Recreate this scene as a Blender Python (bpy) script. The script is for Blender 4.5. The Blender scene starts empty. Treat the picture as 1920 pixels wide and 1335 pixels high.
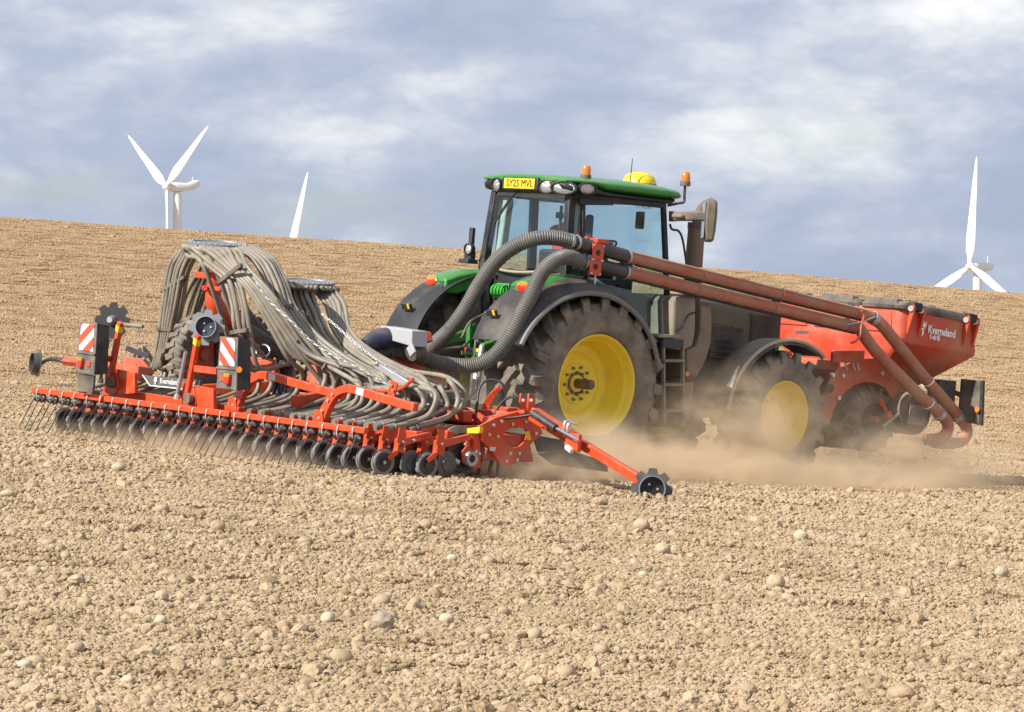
import bpy, bmesh, math, random
import numpy as np
from mathutils import Matrix, Vector, Quaternion, noise as mnoise
random.seed(7)
rng = np.random.default_rng(7)
scn = bpy.context.scene
col = scn.collection
rad = math.radians

# ------------------------------------------------------------------ camera, sky, sun, exposure
CAMZ = 1.80
FPX = 6557.836
cam_d = bpy.data.cameras.new('camera')
cam_d.sensor_width = 36.0
cam_d.lens = FPX / 1920.0 * 36.0
cam_d.clip_start = 0.5
cam_d.clip_end = 8000.0
cam = bpy.data.objects.new('camera', cam_d)
cam.location = (0, 0, CAMZ)
cam.rotation_euler = (rad(90), 0, 0)
col.objects.link(cam)
scn.camera = cam

SUN_AZ = Vector((-0.830, -0.558, 0)).normalized()      # towards the sun, seen from above
SUN_EL = rad(37)
sun_d = bpy.data.lights.new('sun', 'SUN')
sun_d.energy = 4.6
sun_d.angle = rad(0.53)
sun_d.color = (1.0, 0.955, 0.885)
sun = bpy.data.objects.new('sun', sun_d)
to_sun = Vector((SUN_AZ.x * math.cos(SUN_EL), SUN_AZ.y * math.cos(SUN_EL), math.sin(SUN_EL)))
sun.rotation_euler = to_sun.to_track_quat('Z', 'Y').to_euler()
sun.location = (-30, -10, 60)
col.objects.link(sun)

world = bpy.data.worlds.new('World')
scn.world = world
world.use_nodes = True
wt = world.node_tree
wt.nodes.clear()
def wn(t, **k):
    n = wt.nodes.new(t)
    for a, v in k.items(): setattr(n, a, v)
    return n
def wmath(op, a, b=None):
    n = wn('ShaderNodeMath', operation=op)
    for i, v in enumerate((a, b)):
        if v is None: continue
        if isinstance(v, (int, float)): n.inputs[i].default_value = v
        else: wt.links.new(v, n.inputs[i])
    return n.outputs[0]
sky = wn('ShaderNodeTexSky', sky_type='NISHITA', sun_disc=False)
sky.sun_elevation = SUN_EL
sky.sun_rotation = math.atan2(SUN_AZ.x, SUN_AZ.y)
sky.dust_density = 1.5
bg_sky = wn('ShaderNodeBackground'); bg_sky.inputs[1].default_value = 0.09
wt.links.new(sky.outputs[0], bg_sky.inputs[0])
tc = wn('ShaderNodeTexCoord')
sep = wn('ShaderNodeSeparateXYZ'); wt.links.new(tc.outputs['Generated'], sep.inputs[0])
def wnoise(scale, detail, rough, off, flat=3.0, dist=0.0):
    mp = wn('ShaderNodeMapping')
    mp.inputs['Location'].default_value = off
    mp.inputs['Scale'].default_value = (1, 1, flat)
    wt.links.new(tc.outputs['Generated'], mp.inputs[0])
    n = wn('ShaderNodeTexNoise'); n.inputs['Scale'].default_value = scale
    n.inputs['Detail'].default_value = detail; n.inputs['Roughness'].default_value = rough; n.inputs['Distortion'].default_value = dist
    wt.links.new(mp.outputs[0], n.inputs['Vector'])
    return n.outputs[0]
def wramp(fac, stops):
    r = wn('ShaderNodeValToRGB')
    el = r.color_ramp.elements
    el[0].position, el[0].color = stops[0][0], (*stops[0][1], 1)
    el[1].position, el[1].color = stops[-1][0], (*stops[-1][1], 1)
    for p, c in stops[1:-1]:
        e = el.new(p); e.color = (*c, 1)
    wt.links.new(fac, r.inputs[0])
    return r.outputs[0]
nb = wnoise(7.0, 3, 0.5, (0.35, 0.0, 0.10), 2.6)                # broad bright and shaded areas of the deck
def billow(n): return wmath('ABSOLUTE', wmath('SUBTRACT', wmath('MULTIPLY', n, 2.0), 1.0))
bl = None                                                       # rounded heads of cloud: summed folds of finer and finer noise
for k, (sc_, am_) in enumerate(((9.0, 0.46), (19.0, 0.27), (40.0, 0.16), (85.0, 0.09), (180.0, 0.05))):
    t_ = wmath('MULTIPLY', billow(wnoise(sc_, 0, 0.5, (1.7 + k, 0.4, 0.3 * k), 2.1)), am_)
    bl = t_ if bl is None else wmath('ADD', bl, t_)
nd = wnoise(15.0, 9, 0.60, (2.7, 1.4, 0.0), 2.6, 0.0)
nc = wnoise(13.0, 6, 0.55, (4.1, 2.2, 0.7), 3.4)                # where the deck thins to blue
elv = wmath('MULTIPLY', wmath('ABSOLUTE', wmath('SUBTRACT', sep.outputs[2], 0.040)), 3.4)   # layers darkest a little above the horizon
elv = wmath('MINIMUM', elv, 0.13)
shade = wmath('ADD', wmath('ADD', wmath('MULTIPLY', nb, 0.62), wmath('MULTIPLY', nd, 0.46)), wmath('ADD', elv, wmath('MULTIPLY', bl, 0.60)))
ccol = wramp(shade, [(0.63, (0.305, 0.358, 0.470)), (0.73, (0.355, 0.405, 0.515)), (0.80, (0.430, 0.470, 0.560)), (0.87, (0.560, 0.583, 0.632)), (0.98, (0.76, 0.765, 0.78))])
bg_cl = wn('ShaderNodeBackground'); bg_cl.inputs[1].default_value = 0.86
wt.links.new(ccol, bg_cl.inputs[0])
cover = wramp(nc, [(0.32, (0.62, 0.62, 0.62)), (0.46, (0.97, 0.97, 0.97))])
mixs = wn('ShaderNodeMixShader')
wt.links.new(cover, mixs.inputs[0]); wt.links.new(bg_sky.outputs[0], mixs.inputs[1]); wt.links.new(bg_cl.outputs[0], mixs.inputs[2])
wo = wn('ShaderNodeOutputWorld'); wt.links.new(mixs.outputs[0], wo.inputs[0])

vs = scn.view_settings
vs.view_transform = 'Standard'; vs.look = 'None'; vs.gamma = 1.0; vs.use_curve_mapping = False
vs.exposure = 0.66
scn.render.engine = 'CYCLES'
cy = scn.cycles
cy.use_denoising = True
cy.max_bounces = 8; cy.transparent_max_bounces = 24; cy.volume_bounces = 2
cy.use_adaptive_sampling = True; cy.adaptive_threshold = 0.02
cy.volume_max_steps = 64
cy.sample_clamp_indirect = 8.0

# ------------------------------------------------------------------ tractor frame: X forward, Y left, Z up, origin on the soil under the rear axle
RT = np.array([[0.7587045211781136, -0.6472488801681693, 0.07373151744634225],
               [0.6497807858325559, 0.759975713964658, -0.014894446842181063],
               [-0.04639374857365557, 0.059209807506520926, 0.9971668961554657]])
TT = np.array([0.13369849899064298, 39.85377119751787, -1.2271161897941467])
CC = -RT.T @ TT
M = Matrix([list(RT[i]) + [TT[i] + (CAMZ if i == 2 else 0)] for i in range(3)] + [[0, 0, 0, 1]])
def at(px, py, **k):
    """point of the tractor frame that lies on a plane X=, Y= or Z= along a measured sight line"""
    d = RT.T @ np.array([(px - 960) / FPX, 1, (667.5 - py) / FPX])
    (a, val), = k.items()
    i = 'XYZ'.index(a)
    s = (val - CC[i]) / d[i]
    return Vector(CC + s * d)

# ------------------------------------------------------------------ mesh builder
def px_of(p):
    c = RT @ np.array(p) + TT
    return 960 + FPX * c[0] / c[1]
def catmull(pts, per=8):
    P = [Vector(p) for p in pts]
    if len(P) < 3: return P
    P = [P[0] * 2 - P[1]] + P + [P[-1] * 2 - P[-2]]
    out = []
    for i in range(1, len(P) - 2):
        a, b, c, d = P[i - 1:i + 3]
        for k in range(per):
            t = k / per
            out.append(0.5 * ((2 * b) + (c - a) * t + (2 * a - 5 * b + 4 * c - d) * t * t + (3 * b - a - 3 * c + d) * t ** 3))
    out.append(P[-2])
    return out
def frames(pts):
    n = len(pts); T = []
    for i in range(n):
        t = pts[min(i + 1, n - 1)] - pts[max(i - 1, 0)]
        T.append(t.normalized() if t.length > 1e-9 else Vector((0, 0, 1)))
    up = Vector((0, 0, 1)) if abs(T[0].z) < 0.9 else Vector((1, 0, 0))
    N = [(up - T[0] * up.dot(T[0])).normalized()]
    for i in range(1, n):
        v_ = N[-1] - T[i] * N[-1].dot(T[i])
        N.append(v_.normalized() if v_.length > 1e-9 else N[-1])
    return T, N
class MB:
    def __init__(s): s.v = []; s.f = []
    def add(s, verts, faces):
        o = len(s.v); s.v += [tuple(p) for p in verts]; s.f += [tuple(i + o for i in q) for q in faces]; return s
    def hexa(s, p):   # 0-3 bottom loop, 4-7 top loop
        return s.add(p, [(3, 2, 1, 0), (4, 5, 6, 7), (0, 1, 5, 4), (1, 2, 6, 5), (2, 3, 7, 6), (3, 0, 4, 7)])
    def box(s, c, d, rot=None):
        x, y, z = d[0] / 2, d[1] / 2, d[2] / 2
        L = [Vector(q) for q in ((-x, -y, -z), (x, -y, -z), (x, y, -z), (-x, y, -z), (-x, -y, z), (x, -y, z), (x, y, z), (-x, y, z))]
        if rot is not None: L = [rot @ q for q in L]
        return s.hexa([Vector(c) + q for q in L])
    def beam(s, a, b, w, h, up=(0, 0, 1), w2=None, h2=None):
        a = Vector(a); b = Vector(b); t = (b - a).normalized(); up = Vector(up)
        sd = t.cross(up)
        if sd.length < 1e-6: sd = t.cross(Vector((1, 0, 0)))
        sd.normalize(); n = sd.cross(t)
        w2 = w if w2 is None else w2; h2 = h if h2 is None else h2
        r = []
        for p, ww, hh in ((a, w, h), (b, w2, h2)):
            r.append([p - sd * ww / 2 - n * hh / 2, p + sd * ww / 2 - n * hh / 2, p + sd * ww / 2 + n * hh / 2, p - sd * ww / 2 + n * hh / 2])
        return s.add(r[0] + r[1], [(0, 1, 2, 3)[::-1], (4, 5, 6, 7), (0, 1, 5, 4), (1, 2, 6, 5), (2, 3, 7, 6), (3, 0, 4, 7)])
    def loft(s, rings, caps=True, close=True):
        n = len(rings[0]); V = [p for r in rings for p in r]; F = []
        for i in range(len(rings) - 1):
            for k in range(n if close else n - 1):
                a, b = i * n + k, i * n + (k + 1) % n
                F.append((a, b, b + n, a + n))
        if caps:
            F.append(tuple(range(n))[::-1]); F.append(tuple(range((len(rings) - 1) * n, len(rings) * n)))
        return s.add(V, F)
    def tube(s, pts, r, n=8, caps=True, per=0):
        P = catmull(pts, per) if per else [Vector(p) for p in pts]
        T, N = frames(P)
        rr = r if hasattr(r, '__len__') else [r] * len(P)
        if hasattr(r, '__len__') and len(rr) != len(P):
            rr = list(np.interp(np.linspace(0, 1, len(P)), np.linspace(0, 1, len(rr)), rr))
        R = []
        for p, t, m, q in zip(P, T, N, rr):
            b = t.cross(m)
            R.append([p + (m * math.cos(a) + b * math.sin(a)) * q for a in [2 * math.pi * k / n for k in range(n)]])
        return s.loft(R, caps)
    def cyl(s, a, b, r, r2=None, n=12, caps=True):
        return s.tube([a, b], [r, r if r2 is None else r2], n, caps)
    def lathe(s, prof, o, axis=(0, 1, 0), n=32, close=False):
        ax = Vector(axis).normalized(); o = Vector(o)
        e1 = ax.orthogonal().normalized(); e2 = ax.cross(e1)
        R = [[o + ax * h + (e1 * math.cos(t) + e2 * math.sin(t)) * r for t in [2 * math.pi * k / n for k in range(n)]] for r, h in prof]
        if close: R.append(R[0])
        return s.loft(R, False)
    def prism(s, poly, th):   # planar polygon of 3-D points given a thickness vector
        th = Vector(th); n = len(poly)
        P = [Vector(p) for p in poly]; Q = [p + th for p in P]
        return s.add(P + Q, [tuple(range(n))[::-1], tuple(range(n, 2 * n))] + [(i, (i + 1) % n, n + (i + 1) % n, n + i) for i in range(n)])
    def plate_hole(s, outer, inner, th):
        th = Vector(th); n = len(outer)
        A = [Vector(p) for p in outer]; B = [Vector(p) for p in inner]
        V = A + B + [p + th for p in A] + [p + th for p in B]; F = []
        for i in range(n):
            j = (i + 1) % n
            F += [(j, i, n + i, n + j), (2 * n + i, 2 * n + j, 3 * n + j, 3 * n + i), (i, j, 2 * n + j, 2 * n + i), (n + j, n + i, 3 * n + i, 3 * n + j)]
        return s.add(V, F)
    def ball(s, c, r, n=12, m=8, rot=None):
        c = Vector(c); r = (r, r, r) if not hasattr(r, '__len__') else r
        R = []
        for i in range(m + 1):
            t = math.pi * i / m; q = max(math.sin(t), 1e-4)
            ring = [Vector((r[0] * q * math.cos(2 * math.pi * k / n), r[1] * q * math.sin(2 * math.pi * k / n), -r[2] * math.cos(t))) for k in range(n)]
            if rot is not None: ring = [rot @ p for p in ring]
            R.append([c + p for p in ring])
        return s.loft(R)
    def mesh(s, name, smooth=35):
        me = bpy.data.meshes.new(name)
        me.from_pydata(s.v, [], s.f)
        bm = bmesh.new(); bm.from_mesh(me)
        bmesh.ops.recalc_face_normals(bm, faces=bm.faces)
        bm.to_mesh(me); bm.free()
        if smooth:
            me.polygons.foreach_set('use_smooth', [True] * len(me.polygons))
            me.set_sharp_from_angle(angle=rad(smooth))
        return me
    def build(s, name, mt, parent, bev=0.0, smooth=35, seg=2):
        return place(name, s.mesh(name, smooth), mt, parent, bev=bev, seg=seg)
BASE = {}
def place(name, me, mt, parent, pos=None, rot=None, bev=0.0, seg=2):
    """a part: vertices in the tractor frame when pos is None, else a shared mesh put at pos"""
    o = bpy.data.objects.new(name, me)
    if mt is not None and len(me.materials) == 0: me.materials.append(mt)
    col.objects.link(o)
    if parent is not None:
        o.parent = parent
        off = BASE.get(parent.name)
        if off is not None:
            o.location = (Vector(pos) if pos is not None else Vector((0, 0, 0))) - off
        elif pos is not None: o.location = pos
    elif pos is not None: o.location = pos
    if rot is not None: o.rotation_euler = rot
    if bev > 0:
        b = o.modifiers.new('bevel', 'BEVEL'); b.width = bev; b.segments = seg; b.limit_method = 'ANGLE'; b.angle_limit = rad(40)
    return o
def thing(name, label, cat, base=(0, 0, 0), group=None, world_at=None):
    o = bpy.data.objects.new(name, None)
    o.empty_display_size = 0.3
    col.objects.link(o)
    if world_at is None:
        o.matrix_world = M @ Matrix.Translation(base); BASE[o.name] = Vector(base)
    else:
        o.location = world_at
    o['label'] = label; o['category'] = cat
    if group: o['group'] = group
    return o
def textmesh(s, size, ext=0.002, align='CENTER', bold=0.0):
    c = bpy.data.curves.new('lettering', 'FONT'); c.body = s; c.size = size; c.extrude = ext
    c.offset = bold; c.align_x = align; c.align_y = 'CENTER'; c.resolution_u = 3
    o = bpy.data.objects.new('lettering', c); col.objects.link(o)
    dg = bpy.context.evaluated_depsgraph_get()
    me = bpy.data.meshes.new_from_object(o.evaluated_get(dg))
    bpy.data.objects.remove(o); bpy.data.curves.remove(c)
    return me
def lettering(name, s, size, mt, parent, o, ex, ey, bold=0.0, sx=1.0, ext=0.002):
    """flat letters; ex is the reading direction, ey the upright direction"""
    me = textmesh(s, size, ext, bold=bold)
    ex = Vector(ex).normalized(); ey = Vector(ey).normalized(); ez = ex.cross(ey)
    mat = Matrix((ex * sx, ey, ez)).transposed().to_4x4(); mat.translation = Vector(o)
    me.transform(mat); me.materials.clear(); me.name = name
    return place(name, me, mt, parent)

# ------------------------------------------------------------------ materials
MATS = {}
def mat(name, colr, rough=0.5, metal=0.0, spec=0.5, dust=0.0, dustcol=(0.40, 0.29, 0.185), dscale=3.0, var=0.0, coat=0.0, bump=0.0, bscale=60, trans=0.0, alpha=1.0, emis=None, up=0.0):
    m = bpy.data.materials.new(name); m.use_nodes = True
    nt = m.node_tree; b = nt.nodes['Principled BSDF']
    b.inputs['Base Color'].default_value = (*colr, 1); b.inputs['Roughness'].default_value = rough
    b.inputs['Metallic'].default_value = metal; b.inputs['Specular IOR Level'].default_value = spec
    b.inputs['Coat Weight'].default_value = coat
    b.inputs['Transmission Weight'].default_value = trans
    if emis: b.inputs['Emission Color'].default_value = (*emis[:3], 1); b.inputs['Emission Strength'].default_value = emis[3]
    N = nt.nodes.new; L = nt.links.new
    geo = N('ShaderNodeTexCoord')
    csock = None
    if var > 0:
        n = N('ShaderNodeTexNoise'); n.inputs['Scale'].default_value = 9; n.inputs['Detail'].default_value = 4
        L(geo.outputs['Object'], n.inputs['Vector'])
        mr = N('ShaderNodeMapRange'); mr.inputs[1].default_value = 0.3; mr.inputs[2].default_value = 0.7
        mr.inputs[3].default_value = 1 - var; mr.inputs[4].default_value = 1 + var
        L(n.outputs[0], mr.inputs[0])
        mx = N('ShaderNodeMix'); mx.data_type = 'RGBA'; mx.blend_type = 'MULTIPLY'; mx.inputs[0].default_value = 1
        mx.inputs[6].default_value = (*colr, 1); L(mr.outputs[0], mx.inputs[7]); csock = mx.outputs[2]
    if dust > 0 or up > 0:
        n = N('ShaderNodeTexNoise'); n.inputs['Scale'].default_value = dscale; n.inputs['Detail'].default_value = 7; n.inputs['Roughness'].default_value = 0.65
        L(geo.outputs['Object'], n.inputs['Vector'])
        mr = N('ShaderNodeMapRange'); mr.inputs[1].default_value = 0.62 - 0.55 * dust; mr.inputs[2].default_value = 0.62 - 0.55 * dust + 0.34
        mr.inputs[3].default_value = 0; mr.inputs[4].default_value = min(0.96, 0.35 + dust * 0.7)
        L(n.outputs[0], mr.inputs[0]); fac = mr.outputs[0]
        if up > 0:
            g = N('ShaderNodeNewGeometry'); sp = N('ShaderNodeSeparateXYZ'); L(g.outputs['Normal'], sp.inputs[0])
            m2 = N('ShaderNodeMapRange'); m2.inputs[1].default_value = 0.35; m2.inputs[2].default_value = 0.95; m2.inputs[4].default_value = up
            L(sp.outputs[2], m2.inputs[0])
            m3 = N('ShaderNodeMath'); m3.operation = 'MULTIPLY_ADD'; m3.use_clamp = True
            L(m2.outputs[0], m3.inputs[0]); L(n.outputs[0], m3.inputs[1]); L(fac, m3.inputs[2]); fac = m3.outputs[0]
        mx = N('ShaderNodeMix'); mx.data_type = 'RGBA'
        L(fac, mx.inputs[0])
        if csock is None: mx.inputs[6].default_value = (*colr, 1)
        else: L(csock, mx.inputs[6])
        mx.inputs[7].default_value = (*dustcol, 1); csock = mx.outputs[2]
        rr = N('ShaderNodeMapRange'); rr.inputs[3].default_value = rough; rr.inputs[4].default_value = 0.9
        L(fac, rr.inputs[0]); L(rr.outputs[0], b.inputs['Roughness'])
    if csock is not None: L(csock, b.inputs['Base Color'])
    if bump > 0:
        n = N('ShaderNodeTexNoise'); n.inputs['Scale'].default_value = bscale; n.inputs['Detail'].default_value = 4
        L(geo.outputs['Object'], n.inputs['Vector'])
        bp = N('ShaderNodeBump'); bp.inputs['Strength'].default_value = bump; bp.inputs['Distance'].default_value = 0.02
        L(n.outputs[0], bp.inputs['Height']); L(bp.outputs[0], b.inputs['Normal'])
    MATS[name] = m
    return m
def glassmat(name, tint, refl=0.9):
    m = bpy.data.materials.new(name); m.use_nodes = True; nt = m.node_tree; nt.nodes.clear()
    N = nt.nodes.new; L = nt.links.new
    t = N('ShaderNodeBsdfTransparent'); t.inputs[0].default_value = (*tint, 1)
    g = N('ShaderNodeBsdfGlossy'); g.inputs['Roughness'].default_value = 0.03; g.inputs[0].default_value = (refl, refl, refl, 1)
    lw_ = N('ShaderNodeLayerWeight'); lw_.inputs[0].default_value = 0.5
    pw = N('ShaderNodeMath'); pw.operation = 'POWER'; pw.inputs[1].default_value = 4.0; L(lw_.outputs['Facing'], pw.inputs[0])
    fr = N('ShaderNodeMath'); fr.operation = 'MULTIPLY_ADD'; fr.inputs[1].default_value = 0.75; fr.inputs[2].default_value = 0.035; L(pw.outputs[0], fr.inputs[0])
    mx = N('ShaderNodeMixShader'); L(fr.outputs[0], mx.inputs[0]); L(t.outputs[0], mx.inputs[1]); L(g.outputs[0], mx.inputs[2])
    o = N('ShaderNodeOutputMaterial'); L(mx.outputs[0], o.inputs[0])
    return m
RED = mat('red paint', (0.56, 0.058, 0.013), 0.40, dust=0.16, dscale=9, up=0.25, coat=0.2)
REDD = mat('dusty red paint', (0.47, 0.055, 0.022), 0.5, dust=0.40, dscale=2.5, up=0.35)
REDT = mat('red hopper shell', (0.50, 0.055, 0.024), 0.5, dust=0.40, dscale=1.6, up=0.25)
PIPE = mat('dusty red pipe', (0.40, 0.085, 0.050), 0.6, dust=0.56, dscale=3.5, dustcol=(0.36, 0.245, 0.165), up=1.2)
GREEN = mat('green paint', (0.030, 0.205, 0.030), 0.34, dust=0.10, dscale=3, coat=0.3, up=0.15)
GREEND = mat('dusty green paint', (0.045, 0.10, 0.04), 0.55, dust=0.72, dscale=2, up=0.4, dustcol=(0.20, 0.155, 0.11))
YEL = mat('yellow wheel paint', (0.85, 0.64, 0.040), 0.42, dust=0.16, dscale=4, coat=0.1)
YELD = mat('yellow dome', (0.78, 0.56, 0.02), 0.3, dust=0.08)
BLK = mat('black plastic', (0.022, 0.023, 0.026), 0.5, spec=0.35, dust=0.22, dscale=3, dustcol=(0.20, 0.165, 0.125), up=0.12)
BLKD = mat('dusty black plastic', (0.03, 0.03, 0.032), 0.5, dust=0.50, dscale=2.4, dustcol=(0.30, 0.235, 0.165), up=0.4)
BLKS = mat('black steel', (0.03, 0.03, 0.033), 0.42, dust=0.22, dscale=8, dustcol=(0.22, 0.18, 0.13))
RUB = mat('tyre rubber', (0.045, 0.042, 0.039), 0.78, dust=0.64, dscale=3.2, dustcol=(0.295, 0.245, 0.19), bump=0.25, bscale=90)
RUBS = mat('press wheel rubber', (0.20, 0.197, 0.19), 0.7, dust=0.35, dscale=9, dustcol=(0.30, 0.25, 0.19))
HOSE = mat('seed hose', (0.205, 0.183, 0.145), 0.45, dust=0.35, dscale=3.5, dustcol=(0.33, 0.275, 0.20), var=0.2)
CORR = mat('corrugated hose', (0.118, 0.113, 0.106), 0.42, dust=0.25, dscale=4, dustcol=(0.25, 0.205, 0.155))
STEEL = mat('galvanised steel', (0.42, 0.43, 0.45), 0.42, metal=0.7, dust=0.15, dscale=6)
ZINC = mat('zinc bolt', (0.62, 0.60, 0.56), 0.35, metal=0.7)
ALUG = mat('grey painted box', (0.36, 0.37, 0.385), 0.5, dust=0.18)
CHROME = mat('chrome rod', (0.75, 0.75, 0.76), 0.12, metal=1.0)
AXLE = mat('dusty axle steel', (0.10, 0.075, 0.055), 0.7, dust=0.6, dscale=6, dustcol=(0.22, 0.15, 0.10))
GREYP = mat('grey painted casing', (0.085, 0.085, 0.085), 0.6, dust=0.4, dscale=5)
DISC = mat('steel disc', (0.09, 0.092, 0.095), 0.5, metal=0.35, dust=0.35, dscale=7, dustcol=(0.22, 0.19, 0.15))
DISCL = mat('blue grey steel disc', (0.19, 0.205, 0.225), 0.5, metal=0.3, dust=0.15, dscale=7)
WHITE = mat('white reflective', (0.80, 0.79, 0.76), 0.45)
WRED = mat('red reflective', (0.72, 0.075, 0.03), 0.42)
LENS_R = mat('red lamp lens', (0.62, 0.03, 0.02), 0.15, coat=0.6)
LENS_O = mat('orange lamp lens', (0.70, 0.20, 0.012), 0.15, coat=0.6)
AMBER = mat('amber beacon lens', (0.90, 0.27, 0.01), 0.12, coat=0.5, trans=0.35)
LAMP = mat('work lamp lens', (0.55, 0.56, 0.56), 0.18, metal=0.6, bump=0.8, bscale=45)
PLATE = mat('yellow plate', (0.85, 0.58, 0.02), 0.4)
INK = mat('black lettering', (0.012, 0.012, 0.012), 0.5)
INKW = mat('white lettering', (0.80, 0.79, 0.77), 0.5)
INKB = mat('blue window lettering', (0.03, 0.06, 0.11), 0.5)
TRIM = mat('pale cab trim', (0.42, 0.46, 0.40), 0.7)
CABIN = mat('dark cab trim', (0.035, 0.04, 0.048), 0.6)
FUEL = mat('dusty side tank', (0.10, 0.09, 0.08), 0.6, dust=0.72, dscale=2.2, dustcol=(0.31, 0.245, 0.175), up=0.3)
FENDF = mat('dusty front mudguard', (0.022, 0.023, 0.028), 0.42, dust=0.26, dscale=4.5, dustcol=(0.42, 0.32, 0.22), up=0.5)
GLASS = glassmat('tinted cab glass', (0.87, 0.95, 0.96))
TOWER = mat('white turbine paint', (0.72, 0.73, 0.73), 0.45)
JACKET = mat('red jacket', (0.55, 0.055, 0.05), 0.8)
SKIN = mat('skin', (0.52, 0.28, 0.19), 0.55)
HAIR = mat('dark hair', (0.03, 0.02, 0.015), 0.6)
TROUS = mat('dark trousers', (0.03, 0.035, 0.05), 0.85)
BANNER = mat('grey banner', (0.10, 0.10, 0.092), 0.55, dust=0.15)
STICK = mat('warning sticker', (0.85, 0.55, 0.02), 0.5)
STICKW = mat('pale sticker', (0.62, 0.64, 0.68), 0.5)

# ------------------------------------------------------------------ the field
class VNoise:
    def __init__(s, seed): s.t = np.random.default_rng(seed).random((256, 256))
    def __call__(s, x, y):
        xi = np.floor(x).astype(int); yi = np.floor(y).astype(int)
        fx = x - xi; fy = y - yi
        fx = fx * fx * (3 - 2 * fx); fy = fy * fy * (3 - 2 * fy)
        a = s.t[xi & 255, yi & 255]; b = s.t[(xi + 1) & 255, yi & 255]
        c = s.t[xi & 255, (yi + 1) & 255]; d = s.t[(xi + 1) & 255, (yi + 1) & 255]
        return (a * (1 - fx) + b * fx) * (1 - fy) + (c * (1 - fx) + d * fx) * fy - 0.5
VN = [VNoise(i + 11) for i in range(6)]
def hill(y):
    y = np.asarray(y, float)
    A = 3.75
    g = np.where(y < 46, 0.0, A * ((np.minimum(y, 112) - 46) / 80) ** 2)
    s0 = 2 * A * 66 / 6400
    d = np.clip(y - 112, 0, 60)
    k = 0.0012
    g = g + s0 * d - k * d * d
    e = np.clip(y - 172, 0, None)
    return g + (s0 - 2 * k * 60) * np.minimum(e, 160)
def terrain(x, y):
    x = np.asarray(x, float); y = np.asarray(y, float)
    xs = np.clip(x, -120, 120)
    ys = np.clip(y, -40, 200)
    z = CAMZ - 1.2271 - (0.073732 * (xs - 0.1337) - 0.014894 * (ys - 39.854)) / 0.99717
    z = z + hill(y)
    far = np.clip((y - 45) / 60, 0, 1)
    z = z + far * 0.25 * VN[0](x / 23 + 5, y / 31) + 0.05 * VN[1](x / 3.1, y / 3.7 + 9) * np.clip((np.abs(y - 38) - 3) / 10, 0.25, 1)
    return z
def relief(x, y):
    f3 = np.clip((23 - y) / 7, 0, 1); f2 = np.clip((46 - y) / 18, 0.0, 1)
    return VN[2](x / 0.45, y / 0.45) * 0.016 * f2 + VN[3](x / 0.15 + 7, y / 0.15) * 0.020 * f3
ys = list(np.linspace(-10, 8, 8)) + list(np.linspace(9, 12.2, 8))
y = 12.4
while y < 138:
    ys.append(y); y += min(0.030 * (y / 14) ** 1.6, 0.34)
ys += list(np.linspace(139, 200, 24)) + list(np.geomspace(215, 2600, 14))
us = np.concatenate([-np.geomspace(6, 0.19, 16), np.linspace(-0.17, 0.17, 430), np.geomspace(0.19, 6, 16)])
Yg, Ug = np.meshgrid(np.array(ys), us, indexing='ij')
Xg = (Yg + 12.0) * Ug
Zg = terrain(Xg, Yg)
Zg = Zg + relief(Xg, Yg) * np.clip((150 - Yg) / 20, 0, 1) - 0.013 * np.clip((150 - Yg) / 20, 0, 1)   # the bed the clods lie in
nr, nc_ = Yg.shape
me = bpy.data.meshes.new('field')
V = np.stack([Xg.ravel(), Yg.ravel(), Zg.ravel()], 1).astype(np.float32)
idx = np.arange(nr * nc_).reshape(nr, nc_)
F = np.stack([idx[:-1, :-1], idx[:-1, 1:], idx[1:, 1:], idx[1:, :-1]], -1).reshape(-1, 4)
me.vertices.add(len(V)); me.vertices.foreach_set('co', V.ravel())
me.loops.add(F.size); me.loops.foreach_set('vertex_index', F.ravel().astype(np.int32))
me.polygons.add(len(F)); me.polygons.foreach_set('loop_start', np.arange(0, F.size, 4, dtype=np.int32))
me.update(calc_edges=True); me.validate()

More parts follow.
